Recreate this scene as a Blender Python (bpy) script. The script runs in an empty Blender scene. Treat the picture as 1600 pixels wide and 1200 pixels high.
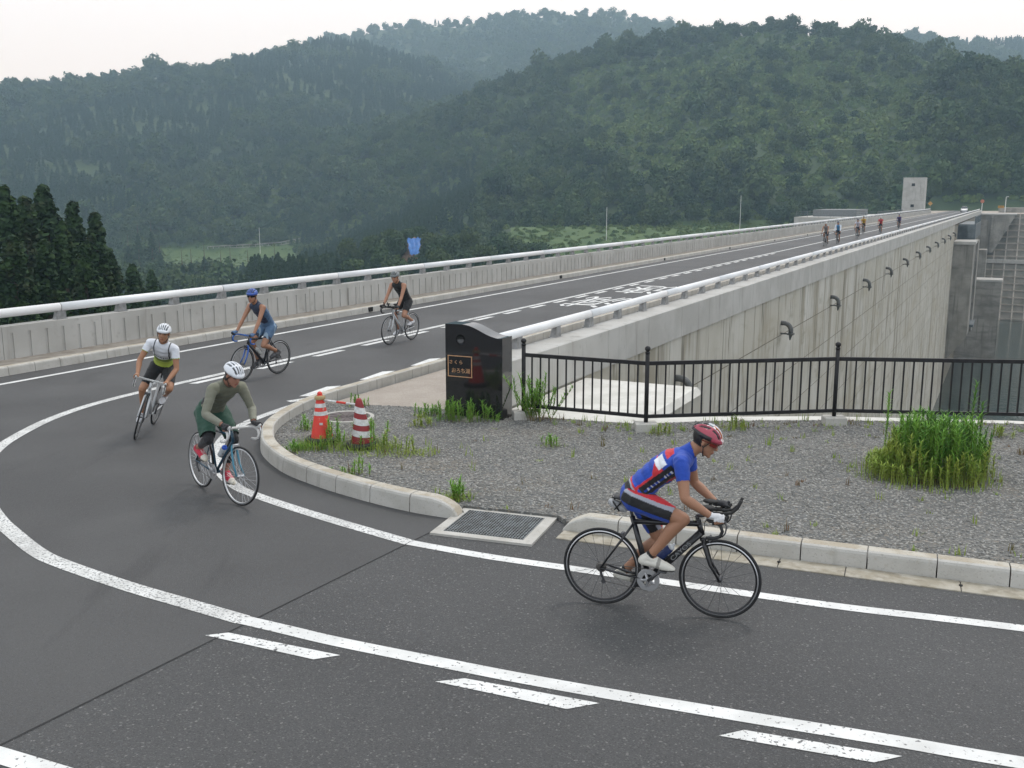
import bpy, bmesh, math, random
import numpy as np
from mathutils import Vector, Matrix, Euler
from mathutils import noise as mnoise

R = math.radians
random.seed(7)
S = bpy.context.scene
COL = S.collection

# ------------------------------------------------------------------ camera
CAM_H = 3.4
cam_d = bpy.data.cameras.new('camera')
cam = bpy.data.objects.new('camera', cam_d)
COL.objects.link(cam)
cam.location = (0, 0, CAM_H)
cam.rotation_euler = (R(90 - 10.52), 0, 0)
cam_d.sensor_width = 36.0
cam_d.lens = 35.01
cam_d.clip_end = 9000
cam_d.clip_start = 0.05
S.camera = cam
S.render.resolution_x, S.render.resolution_y = 1024, 768

# ------------------------------------------------------------------ sky, sun, exposure
SUN_EL, SUN_AZ = 58.0, 35.0          # azimuth measured from +Y towards +X
wd = bpy.data.worlds.new('World')
S.world = wd
wd.use_nodes = True
wn, wl = wd.node_tree.nodes, wd.node_tree.links
wn.clear()
w_out = wn.new('ShaderNodeOutputWorld')
w_bg = wn.new('ShaderNodeBackground')
w_sky = wn.new('ShaderNodeTexSky')
w_sky.sky_type = 'NISHITA'
w_sky.sun_disc = False
w_sky.sun_elevation = R(SUN_EL)
w_sky.sun_rotation = R(SUN_AZ)
w_sky.dust_density = 4.0
w_hs = wn.new('ShaderNodeHueSaturation')
w_hs.inputs['Saturation'].default_value = 0.35
w_mix = wn.new('ShaderNodeMix')
w_mix.data_type = 'RGBA'
w_mix.inputs[0].default_value = 0.82            # unbroken cloud cover over the clear sky
w_mix.inputs[7].default_value = (11.2, 12.1, 13.1, 1)
wl.new(w_sky.outputs[0], w_hs.inputs['Color'])
wl.new(w_hs.outputs[0], w_mix.inputs[6])
wl.new(w_mix.outputs[2], w_bg.inputs['Color'])
w_bg.inputs['Strength'].default_value = 0.12
wl.new(w_bg.outputs[0], w_out.inputs[0])

sun_d = bpy.data.lights.new('sun', 'SUN')
sun_d.energy = 1.25
sun_d.angle = R(12)
sun_d.color = (1.0, 0.985, 0.97)
sun = bpy.data.objects.new('sun', sun_d)
COL.objects.link(sun)
sv = Vector((math.sin(R(SUN_AZ)) * math.cos(R(SUN_EL)), math.cos(R(SUN_AZ)) * math.cos(R(SUN_EL)), math.sin(R(SUN_EL))))
sun.rotation_euler = sv.to_track_quat('Z', 'Y').to_euler()
S.view_settings.view_transform = 'Standard'
S.view_settings.look = 'None'
S.view_settings.gamma = 1.0
S.view_settings.use_curve_mapping = False
S.view_settings.exposure = 0.0

# ------------------------------------------------------------------ dam frame: u along the crest, v to the right of it
AZ = R(26.52)
SA, CA = math.sin(AZ), math.cos(AZ)
def DM(u, v, z=None):
    x, y = u * SA + v * CA, u * CA - v * SA
    return (x, y) if z is None else (x, y, z)
DROT = math.pi / 2 - AZ              # rotation that turns +X into the crest direction

# ------------------------------------------------------------------ materials
MATS = {}
def mat(name, col, col2=None, rough=0.8, scale=5.0, detail=4.0, bump=0.0, bscale=None, metal=0.0, spec=0.4,
        stretch=None, streak=None, speck=None, attr=None, rnd=None, coat=0.0, sheen=0.0, contrast=(0.35, 0.65)):
    if name in MATS:
        return MATS[name]
    m = bpy.data.materials.new(name)
    m.use_nodes = True
    N, L = m.node_tree.nodes, m.node_tree.links
    b = N['Principled BSDF']
    b.inputs['Roughness'].default_value = rough
    b.inputs['Metallic'].default_value = metal
    b.inputs['Specular IOR Level'].default_value = spec
    b.inputs['Coat Weight'].default_value = coat
    b.inputs['Sheen Weight'].default_value = sheen
    geo = N.new('ShaderNodeNewGeometry')
    def mapped(sc):
        mp = N.new('ShaderNodeMapping')
        mp.inputs['Scale'].default_value = sc
        L.new(geo.outputs['Position'], mp.inputs['Vector'])
        return mp.outputs[0]
    def nz(sc, det, vec=None, rgh=0.55):
        t = N.new('ShaderNodeTexNoise')
        t.inputs['Scale'].default_value = sc
        t.inputs['Detail'].default_value = det
        t.inputs['Roughness'].default_value = rgh
        L.new(vec if vec else geo.outputs['Position'], t.inputs['Vector'])
        return t.outputs['Fac']
    def ramp(f, a, bb):
        r = N.new('ShaderNodeMapRange')
        r.inputs[1].default_value, r.inputs[2].default_value = a, bb
        r.interpolation_type = 'SMOOTHSTEP'
        L.new(f, r.inputs[0])
        return r.outputs[0]
    def mixc(f, a, bb):
        x = N.new('ShaderNodeMix')
        x.data_type = 'RGBA'
        if hasattr(f, 'is_linked') or not isinstance(f, (int, float)):
            L.new(f, x.inputs[0])
        else:
            x.inputs[0].default_value = f
        for i, c in ((6, a), (7, bb)):
            if isinstance(c, (tuple, list)):
                x.inputs[i].default_value = (*c[:3], 1)
            else:
                L.new(c, x.inputs[i])
        return x.outputs[2]
    cur = tuple(col)
    if attr:
        a = N.new('ShaderNodeAttribute')
        a.attribute_name = attr
        cur = a.outputs['Color']
    if col2 is not None:
        cur = mixc(ramp(nz(scale, detail, mapped(stretch) if stretch else None), *contrast), cur, col2)
    if rnd is not None:                       # per-instance tint
        oi = N.new('ShaderNodeObjectInfo')
        cur = mixc(oi.outputs['Random'], cur, mixc(0.75, cur, rnd))
    if streak is not None:                    # rain streaks: noise stretched down the wall
        for (sc, lo, hi, c, amt) in streak:
            f = ramp(nz(1.0, 3.0, mapped(sc), 0.6), lo, hi)
            mm = N.new('ShaderNodeMath'); mm.operation = 'MULTIPLY'
            L.new(f, mm.inputs[0]); mm.inputs[1].default_value = amt
            cur = mixc(mm.outputs[0], cur, c)
    if speck is not None:
        for (sc, thr, c, amt) in speck:
            v = N.new('ShaderNodeTexVoronoi')
            v.inputs['Scale'].default_value = sc
            L.new(geo.outputs['Position'], v.inputs['Vector'])
            sp = N.new('ShaderNodeSeparateColor')
            L.new(v.outputs['Color'], sp.inputs[0])
            f = ramp(sp.outputs[0], thr, min(1.0, thr + 0.12))
            mm = N.new('ShaderNodeMath'); mm.operation = 'MULTIPLY'
            L.new(f, mm.inputs[0]); mm.inputs[1].default_value = amt
            cur = mixc(mm.outputs[0], cur, c)
    if isinstance(cur, tuple):
        b.inputs['Base Color'].default_value = (*cur[:3], 1)
    else:
        L.new(cur, b.inputs['Base Color'])
    if bump:
        bp = N.new('ShaderNodeBump')
        bp.inputs['Strength'].default_value = bump
        bp.inputs['Distance'].default_value = 0.02
        L.new(nz(bscale or scale * 4, 5.0), bp.inputs['Height'])
        L.new(bp.outputs[0], b.inputs['Normal'])
    MATS[name] = m
    return m

M = {}
M['asphalt'] = mat('asphalt', (0.051, 0.0505, 0.0505), (0.073, 0.0725, 0.072), 0.68, 0.35, 7, bump=0.5, bscale=120,
                   speck=[(150, 0.86, (0.13, 0.128, 0.125), 0.45), (170, 0.88, (0.022, 0.022, 0.023), 0.6)], contrast=(0.25, 0.75),
                   streak=[((0.22, 0.22, 0.22), 0.48, 0.66, (0.036, 0.0355, 0.036), 0.6), ((2.4, 0.5, 1), 0.56, 0.72, (0.034, 0.0335, 0.034), 0.45)])
M['asphalt_coarse'] = mat('asphalt_coarse', (0.054, 0.054, 0.0545), (0.070, 0.070, 0.070), 0.72, 0.45, 7, bump=0.7, bscale=90,
                   speck=[(110, 0.80, (0.15, 0.15, 0.146), 0.42), (130, 0.85, (0.018, 0.018, 0.019), 0.6), (75, 0.955, (0.27, 0.26, 0.25), 0.5)], contrast=(0.25, 0.75))
M['paint'] = mat('road_paint', (0.70, 0.70, 0.68), (0.58, 0.58, 0.56), 0.6, 3.0, 5, bump=0.15, bscale=60,
                 streak=[((26, 26, 26), 0.615, 0.66, (0.09, 0.09, 0.09), 0.9), ((1.3, 1.3, 1.3), 0.5, 0.8, (0.40, 0.395, 0.38), 0.6)])
M['paint_worn'] = mat('road_paint_worn', (0.66, 0.66, 0.64), (0.52, 0.52, 0.50), 0.65, 3.0, 5, bump=0.2, bscale=60,
                 streak=[((42, 42, 42), 0.54, 0.60, (0.08, 0.08, 0.08), 0.85), ((1.1, 1.1, 1.1), 0.45, 0.8, (0.34, 0.335, 0.32), 0.7)])
M['paint_cracked'] = mat('road_paint_cracked', (0.68, 0.68, 0.66), (0.58, 0.58, 0.56), 0.6, 3.0, 5, bump=0.2, bscale=60,
                 streak=[((30, 30, 30), 0.59, 0.61, (0.06, 0.06, 0.06), 0.9)])
M['kerb'] = mat('kerb_concrete', (0.47, 0.455, 0.42), (0.40, 0.385, 0.35), 0.85, 2.2, 6, bump=0.25, bscale=70,
                streak=[((5, 5, 0.8), 0.56, 0.75, (0.27, 0.255, 0.22), 0.6), ((14, 14, 14), 0.55, 0.75, (0.36, 0.33, 0.27), 0.5)],
                speck=[(90, 0.9, (0.25, 0.24, 0.21), 0.4)])
M['kerb_dirty'] = mat('kerb_top_dirt', (0.24, 0.22, 0.19), (0.17, 0.15, 0.125), 0.9, 4.0, 6, bump=0.25, bscale=70,
                      speck=[(80, 0.8, (0.22, 0.19, 0.15), 0.5)])
M['kerb_top'] = mat('kerb_top_concrete', (0.46, 0.43, 0.37), (0.36, 0.315, 0.245), 0.9, 3.5, 7, bump=0.25, bscale=70, speck=[(70, 0.82, (0.26, 0.225, 0.175), 0.5)], contrast=(0.4, 0.6))
M['gutter'] = mat('gutter_concrete', (0.40, 0.37, 0.31), (0.28, 0.25, 0.19), 0.85, 5.0, 6, bump=0.3, bscale=60,
                  streak=[((9, 9, 9), 0.5, 0.7, (0.20, 0.175, 0.13), 0.6)])
M['conc'] = mat('parapet_concrete', (0.44, 0.43, 0.405), (0.37, 0.36, 0.335), 0.85, 0.9, 6, bump=0.2, bscale=40,
                streak=[((3.0, 3.0, 0.35), 0.55, 0.75, (0.22, 0.21, 0.185), 0.65), ((6, 6, 6), 0.58, 0.8, (0.27, 0.26, 0.235), 0.5)])
M['conc_dam'] = mat('dam_face_concrete', (0.50, 0.485, 0.44), (0.40, 0.38, 0.325), 0.88, 0.45, 6, rnd=(0.41, 0.385, 0.32), bump=0.2, bscale=30,
                streak=[((0.9, 0.9, 0.12), 0.53, 0.68, (0.21, 0.185, 0.13), 0.65), ((3.2, 3.2, 0.30), 0.57, 0.68, (0.10, 0.088, 0.062), 0.7), ((0.7, 0.7, 0.02), 0.56, 0.65, (0.15, 0.13, 0.092), 0.6), ((0.15, 0.15, 0.5), 0.5, 0.68, (0.33, 0.295, 0.22), 0.6),
                        ((0.5, 0.5, 1.3), 0.56, 0.74, (0.24, 0.22, 0.165), 0.6)])
M['joint'] = mat('joint_dark', (0.15, 0.135, 0.105), (0.20, 0.18, 0.14), 0.95, 4)
M['seam'] = mat('road_seam_tar', (0.018, 0.018, 0.018), (0.03, 0.03, 0.03), 0.9, 9)
M['conc_old'] = mat('old_concrete', (0.30, 0.285, 0.255), (0.20, 0.19, 0.165), 0.9, 0.5, 6, bump=0.2, bscale=20,
                streak=[((1.8, 1.8, 0.12), 0.52, 0.74, (0.09, 0.085, 0.07), 0.75), ((0.2, 0.2, 1.0), 0.5, 0.7, (0.12, 0.115, 0.10), 0.6)])
M['slab'] = mat('slab_concrete', (0.60, 0.585, 0.54), (0.50, 0.485, 0.44), 0.85, 1.6, 6, bump=0.15, bscale=50,
                streak=[((4, 4, 4), 0.58, 0.78, (0.38, 0.36, 0.31), 0.5)])
M['paving'] = mat('brown_paving', (0.30, 0.262, 0.222), (0.35, 0.31, 0.265), 0.9, 1.8, 6, bump=0.2, bscale=120,
                  speck=[(70, 0.75, (0.24, 0.195, 0.165), 0.6), (110, 0.85, (0.5, 0.45, 0.4), 0.5)])
M['gravel'] = mat('gravel_bed', (0.120, 0.118, 0.110), (0.165, 0.160, 0.148), 0.95, 0.8, 6, bump=1.0, bscale=45,
                  streak=[((0.55, 0.55, 0.55), 0.52, 0.70, (0.185, 0.155, 0.115), 0.55)], speck=[(38, 0.55, (0.10, 0.105, 0.105), 0.75), (44, 0.82, (0.36, 0.355, 0.335), 0.75), (30, 0.9, (0.25, 0.21, 0.165), 0.6)])
M['stone'] = mat('gravel_stone', (0.105, 0.106, 0.101), (0.155, 0.152, 0.142), 0.9, 30, 3, rnd=(0.40, 0.385, 0.35))
M['alu'] = mat('rail_aluminium', (0.78, 0.785, 0.79), (0.70, 0.705, 0.71), 0.42, 0.8, 4, metal=0.0, spec=0.5,
               streak=[((1.2, 1.2, 8), 0.58, 0.78, (0.45, 0.45, 0.44), 0.4)])
M['post_grey'] = mat('rail_post_grey', (0.28, 0.28, 0.28), (0.19, 0.19, 0.185), 0.55, 9, 4, metal=0.2)
M['black_paint'] = mat('fence_black', (0.010, 0.0095, 0.010), (0.018, 0.017, 0.018), 0.5, 9, 4, spec=0.3)
M['granite'] = mat('black_granite', (0.008, 0.008, 0.009), (0.02, 0.02, 0.021), 0.06, 140, 3, spec=0.55, coat=0.3)
M['granite_top'] = M['granite']
M['gold'] = mat('gold_letters', (0.62, 0.36, 0.20), (0.50, 0.29, 0.15), 0.45, 30, 3, metal=0.35)
M['iron'] = mat('cast_iron', (0.085, 0.07, 0.068), (0.12, 0.095, 0.09), 0.7, 30, 4, bump=0.3, bscale=120)
M['galv'] = mat('galvanised_steel', (0.20, 0.215, 0.22), (0.13, 0.135, 0.135), 0.55, 12, 4, metal=0.4)
M['dark'] = mat('dark_pit', (0.012, 0.012, 0.012), None, 0.9)
M['rubber'] = mat('black_rubber', (0.016, 0.016, 0.016), (0.026, 0.025, 0.024), 0.7, 20, 3)
M['cone_red'] = mat('cone_orange_red', (0.66, 0.045, 0.028), (0.55, 0.05, 0.035), 0.5, 6, 5, streak=[((16, 16, 10), 0.62, 0.7, (0.55, 0.35, 0.30), 0.6)])
M['cone_dark'] = mat('cone_dark_red', (0.26, 0.022, 0.026), (0.20, 0.022, 0.026), 0.5, 6, 5)
M['cone_white'] = mat('cone_white_band', (0.66, 0.66, 0.66), (0.50, 0.49, 0.48), 0.4, 18, 5)
M['yellowish'] = mat('cone_cap_ring', (0.36, 0.27, 0.13), (0.30, 0.22, 0.11), 0.6, 8)
M['pipe'] = mat('vent_pipe_grey', (0.085, 0.09, 0.088), (0.13, 0.13, 0.125), 0.6, 6, 4)
M['blue_steel'] = mat('gate_steel_blue', (0.115, 0.135, 0.145), (0.075, 0.09, 0.095), 0.5, 1.0, 4)
M['tarp'] = mat('blue_tarp', (0.025, 0.12, 0.38), (0.04, 0.17, 0.47), 0.5, 0.8, 4)
M['soil'] = mat('bare_soil', (0.24, 0.15, 0.09), (0.17, 0.11, 0.065), 0.95, 1.2, 6)
M['terrain'] = mat('forest_floor', (0.024, 0.045, 0.015), (0.042, 0.068, 0.022), 0.95, 0.05, 8)
M['field'] = mat('field_grass', (0.042, 0.082, 0.022), (0.075, 0.12, 0.034), 0.95, 0.15, 8)
M['leaf_broad'] = mat('broadleaf_foliage', (0.017, 0.044, 0.014), (0.040, 0.078, 0.022), 0.75, 0.022, 6, rnd=(0.075, 0.105, 0.030), contrast=(0.40, 0.62), spec=0.2)
M['leaf_conif'] = mat('conifer_foliage', (0.015, 0.038, 0.015), (0.027, 0.055, 0.020), 0.8, 0.03, 5, rnd=(0.030, 0.055, 0.021), spec=0.2)
M['leaf_shrub'] = mat('shrub_foliage', (0.060, 0.112, 0.028), (0.095, 0.150, 0.038), 0.8, 0.05, 4, rnd=(0.125, 0.165, 0.042), spec=0.2)
M['cedar'] = mat('cedar_foliage', (0.015, 0.036, 0.013), (0.034, 0.066, 0.020), 0.8, 1.1, 4, spec=0.2,
                 streak=[((0.7, 0.7, 0.7), 0.52, 0.7, (0.045, 0.040, 0.018), 0.55)])
M['bark'] = mat('bark', (0.075, 0.052, 0.037), (0.11, 0.08, 0.06), 0.95, 3, 5)
M['lattice'] = mat('lattice_concrete', (0.33, 0.30, 0.26), (0.25, 0.225, 0.19), 0.9, 0.6, 5)
M['cell'] = mat('lattice_cell', (0.15, 0.14, 0.12), (0.10, 0.10, 0.08), 0.9, 0.6, 5)
M['weed'] = mat('weed_green', (0.12, 0.27, 0.035), (0.18, 0.34, 0.05), 0.7, 6, 3, spec=0.25)
M['weed_yellow'] = mat('weed_yellow_green', (0.28, 0.34, 0.06), (0.20, 0.30, 0.05), 0.7, 6, 3, spec=0.25)
M['weed_dark'] = mat('weed_dark_green', (0.065, 0.175, 0.026), (0.10, 0.22, 0.036), 0.7, 6, 3, spec=0.25)
M['weed_stem'] = mat('weed_stem', (0.17, 0.185, 0.06), (0.20, 0.13, 0.07), 0.8, 3, 3)
M['weed_red'] = mat('weed_reddish', (0.17, 0.095, 0.05), (0.13, 0.12, 0.045), 0.8, 6, 3)

# ------------------------------------------------------------------ mesh collecting
class MB:
    def __init__(s):
        s.v, s.f, s.n = [], [], 0
    def add(s, v, f):
        o = s.n
        s.v.extend([tuple(p) for p in v]); s.f.extend([tuple(i + o for i in q) for q in f]); s.n += len(v)
        return s
    def box(s, c, size, rot=0.0, mtx=None, bev=0.0):
        hx, hy, hz = size[0] / 2, size[1] / 2, size[2] / 2
        if bev > 0:                                   # box with chamfered vertical and top edges
            b = bev
            prof = [(-hz, 0), (hz - b, 0), (hz, b)]
            v, f = [], []
            for z, i in prof:
                x, y = hx - i, hy - i
                v += [(-x + b, -y, z), (x - b, -y, z), (x, -y + b, z), (x, y - b, z), (x - b, y, z), (-x + b, y, z), (-x, y - b, z), (-x, -y + b, z)]
            for k in range(2):
                for j in range(8):
                    f.append((k * 8 + j, k * 8 + (j + 1) % 8, k * 8 + 8 + (j + 1) % 8, k * 8 + 8 + j))
            f.append(tuple(range(16, 24))); f.append(tuple(reversed(range(8))))
        else:
            v = [(-hx, -hy, -hz), (hx, -hy, -hz), (hx, hy, -hz), (-hx, hy, -hz), (-hx, -hy, hz), (hx, -hy, hz), (hx, hy, hz), (-hx, hy, hz)]
            f = [(0, 3, 2, 1), (4, 5, 6, 7), (0, 1, 5, 4), (1, 2, 6, 5), (2, 3, 7, 6), (3, 0, 4, 7)]
        m = mtx if mtx is not None else Matrix.Rotation(rot, 4, 'Z')
        c = Vector(c)
        return s.add([(m @ Vector(p)) + c for p in v], f)
    def tube(s, path, rad, n=8, caps=True, flat=None, closed=False, round_caps=False):
        P = [Vector(p) for p in path]
        rr = list(rad) if isinstance(rad, (list, tuple)) else [rad] * len(P)
        if round_caps:
            d0 = (P[0] - P[1]).normalized(); d1 = (P[-1] - P[-2]).normalized()
            a, b = rr[0], rr[-1]
            P = [P[0] + d0 * a * 0.98, P[0] + d0 * a * 0.75] + P + [P[-1] + d1 * b * 0.75, P[-1] + d1 * b * 0.98]
            rr = [a * 0.2, a * 0.66] + rr + [b * 0.66, b * 0.2]
        v, f = [], []
        up = None
        K = len(P)
        for i, p in enumerate(P):
            if closed:
                d = (P[(i + 1) % K] - P[i - 1]).normalized()
            else:
                d = (P[min(i + 1, K - 1)] - P[max(i - 1, 0)]).normalized()
            if up is None:
                up = Vector((0, 0, 1)) if abs(d.z) < 0.9 else Vector((1, 0, 0))
            x = up - d * up.dot(d)
            x = x.normalized() if x.length > 1e-6 else d.orthogonal().normalized()
            y = d.cross(x); up = x
            fl = flat or (1, 1)
            for k in range(n):
                a = 2 * math.pi * k / n
                v.append(p + x * (rr[i] * fl[0] * math.cos(a)) + y * (rr[i] * fl[1] * math.sin(a)))
        for i in range(K if closed else K - 1):
            j = (i + 1) % K
            for k in range(n):
                f.append((i * n + k, i * n + (k + 1) % n, j * n + (k + 1) % n, j * n + k))
        if caps and not closed:
            f.append(tuple(reversed(range(n)))); f.append(tuple(range((K - 1) * n, K * n)))
        return s.add(v, f)
    def lathe(s, prof, n=24, mtx=None, cap=True):
        m = mtx if mtx is not None else Matrix.Identity(4)
        v, f = [], []
        for r, z in prof:
            for k in range(n):
                a = 2 * math.pi * k / n
                v.append(m @ Vector((r * math.cos(a), r * math.sin(a), z)))
        K = len(prof)
        for i in range(K - 1):
            for k in range(n):
                f.append((i * n + k, i * n + (k + 1) % n, (i + 1) * n + (k + 1) % n, (i + 1) * n + k))
        if cap:
            f.append(tuple(reversed(range(n)))); f.append(tuple(range((K - 1) * n, K * n)))
        return s.add(v, f)
    def ellip(s, c, r, mtx=None, n=16, m=10):
        T = mtx if mtx is not None else Matrix.Identity(3)
        c = Vector(c); v, f = [], []
        for i in range(1, m):
            t = math.pi * i / m
            for k in range(n):
                a = 2 * math.pi * k / n
                v.append(c + T @ Vector((r[0] * math.sin(t) * math.cos(a), r[1] * math.sin(t) * math.sin(a), r[2] * math.cos(t))))
        v += [c + T @ Vector((0, 0, r[2])), c + T @ Vector((0, 0, -r[2]))]
        for i in range(m - 2):
            for k in range(n):
                f.append((i * n + k, (i + 1) * n + k, (i + 1) * n + (k + 1) % n, i * n + (k + 1) % n))
        t, bt = len(v) - 2, len(v) - 1
        for k in range(n):
            f.append((t, k, (k + 1) % n)); f.append((bt, (m - 2) * n + (k + 1) % n, (m - 2) * n + k))
        return s.add(v, f)
    def prism(s, poly, z0, z1):
        n = len(poly)
        v = [(p[0], p[1], z0) for p in poly] + [(p[0], p[1], z1) for p in poly]
        f = [tuple(reversed(range(n))), tuple(range(n, 2 * n))] + [(i, (i + 1) % n, n + (i + 1) % n, n + i) for i in range(n)]
        return s.add(v, f)
    def mesh(s, name, m, smooth=False):
        me = bpy.data.meshes.new(name)
        me.from_pydata([tuple(p) for p in s.v], [], s.f)
        if m is not None:
            me.materials.append(m)
        if smooth:
            me.polygons.foreach_set('use_smooth', [True] * len(me.polygons))
        me.update()
        return me
    def build(s, name, m, parent=None, smooth=False):
        return link(name, s.mesh(name, m, smooth), parent)

def link(name, data, parent=None, loc=None, rot=None, scale=None):
    o = bpy.data.objects.new(name, data)
    COL.objects.link(o)
    if parent is not None:
        o.parent = parent
    if loc is not None: o.location = loc
    if rot is not None: o.rotation_euler = rot
    if scale is not None: o.scale = scale
    return o
def tag(o, label=None, cat=None, group=None, kind=None):
    if label: o['label'] = label
    if cat: o['category'] = cat
    if group: o['group'] = group
    if kind: o['kind'] = kind
    return o
def empty(name, loc=(0, 0, 0), rot=(0, 0, 0)):
    o = link(name, None, None, loc, rot)
    o.empty_display_size = 0.2
    return o
def copy_tree(o, parent=None):
    c = o.copy(); COL.objects.link(c); c.parent = parent
    for ch in [x for x in COL.objects if x.parent == o]:
        copy_tree(ch, c)
    return c
def smooth_curve(pts, step=0.1):
    P = [Vector((p[0], p[1], 0)) for p in pts]
    out = []
    for i in range(len(P) - 1):
        p0, p1, p2, p3 = P[max(i - 1, 0)], P[i], P[i + 1], P[min(i + 2, len(P) - 1)]
        n = max(1, int((p2 - p1).length / step))
        for k in range(n):
            t = k / n
            out.append(0.5 * ((2 * p1) + (p2 - p0) * t + (2 * p0 - 5 * p1 + 4 * p2 - p3) * t * t + (3 * p1 - p0 - 3 * p2 + p3) * t ** 3))
    out.append(P[-1])
    return [(p.x, p.y) for p in out]
def offset_path(path, d):
    out = []
    for i, p in enumerate(path):
        a, b = path[max(i - 1, 0)], path[min(i + 1, len(path) - 1)]
        t = Vector((b[0] - a[0], b[1] - a[1])).normalized()
        out.append((p[0] - t.y * d, p[1] + t.x * d))
    return out
def ribbon(mb, path, w, z):
    a, b = offset_path(path, w / 2), offset_path(path, -w / 2)
    n = len(path)
    return mb.add([(p[0], p[1], z) for p in a] + [(p[0], p[1], z) for p in b], [(i, n + i, n + i + 1, i + 1) for i in range(n - 1)])
def text_mesh(name, body, m, size=1.0, depth=0.0):
    cu = bpy.data.curves.new(name, 'FONT')
    cu.body = body; cu.size = size; cu.extrude = depth; cu.align_x = 'CENTER'; cu.align_y = 'CENTER'
    o = bpy.data.objects.new(name, cu); COL.objects.link(o)
    dg = bpy.context.evaluated_depsgraph_get()
    me = bpy.data.meshes.new_from_object(o.evaluated_get(dg))
    me.name = name
    bpy.data.objects.remove(o); bpy.data.curves.remove(cu)
    me.materials.clear(); me.materials.append(m)
    return me

# ================================================================== TERRAIN
def polar(px, py, dist):
    """ridge point surveyed from the camera station: bearing and elevation angle at a given distance"""
    f = 1556.0; p = R(10.52)
    x, y = (px - 800) / f, (py - 600) / f
    d = Vector((x, math.cos(p) - y * math.sin(p), -(math.sin(p) + y * math.cos(p))))
    h = math.hypot(d.x, d.y)
    return (d.x / h * dist, d.y / h * dist, CAM_H + d.z / h * dist)
TREE = 9.0
RIDGES = [
    # left wooded hill
    ([(-420, 60, 1050), (-150, 80, 1008), (0, 108, 991), (110, 122, 991), (215, 104, 974), (300, 106, 991), (430, 76, 1024), (520, 63, 1075), (640, 84, 1117)], 0.33, 9),
    ([(215, 104, 974), (200, 190, 798), (120, 262, 800), (190, 330, 690)], 0.42, 9),
    ([(-300, 110, 756), (-60, 190, 760), (90, 268, 660), (210, 345, 590), (330, 392, 530)], 0.42, 9),
    ([(560, 110, 1050), (520, 165, 907), (430, 235, 756), (330, 300, 760)], 0.42, 9),
    # far central ridge
    ([(430, 87, 1596), (520, 57, 1554), (600, 42, 1512), (720, 33, 1495), (800, 20, 1478), (870, 9, 1461), (960, 13, 1478), (1030, 27, 1512), (1200, 57, 1596)], 0.45, 9),
    # hill behind the dam
    ([(560, 235, 900), (640, 195, 860), (760, 160, 800), (850, 132, 760), (950, 98, 700), (1030, 64, 670), (1080, 54, 650), (1130, 56, 640), (1215, 42, 615), (1270, 58, 600), (1330, 62, 585), (1365, 84, 560)], 0.40, 9),
    ([(760, 160, 800), (650, 225, 720), (540, 260, 650), (440, 340, 570), (390, 385, 520)], 0.42, 9),
    ([(950, 98, 700), (860, 200, 560), (760, 280, 470), (640, 345, 410)], 0.45, 9),
    ([(1215, 42, 615), (1190, 180, 490), (1120, 270, 400)], 0.45, 9),
    # right shoulder
    ([(1300, 170, 470), (1380, 100, 475), (1420, 95, 470), (1460, 86, 460), (1500, 92, 450), (1550, 118, 440), (1600, 140, 430), (1760, 210, 420)], 0.50, 9),
    ([(1460, 86, 460), (1440, 200, 390)], 0.5, 9),
    # far right ridge
    ([(1250, 70, 1350), (1350, 55, 1350), (1420, 50, 1350), (1480, 63, 1340), (1540, 68, 1330), (1610, 60, 1320), (1800, 70, 1300)], 0.42, 9),
]
RP = []
for pts, k, tr in RIDGES:
    q = [polar(*p) for p in pts]
    RP.append((np.array([(a[0], a[1], a[2] - tr) for a in q]), k))

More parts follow.
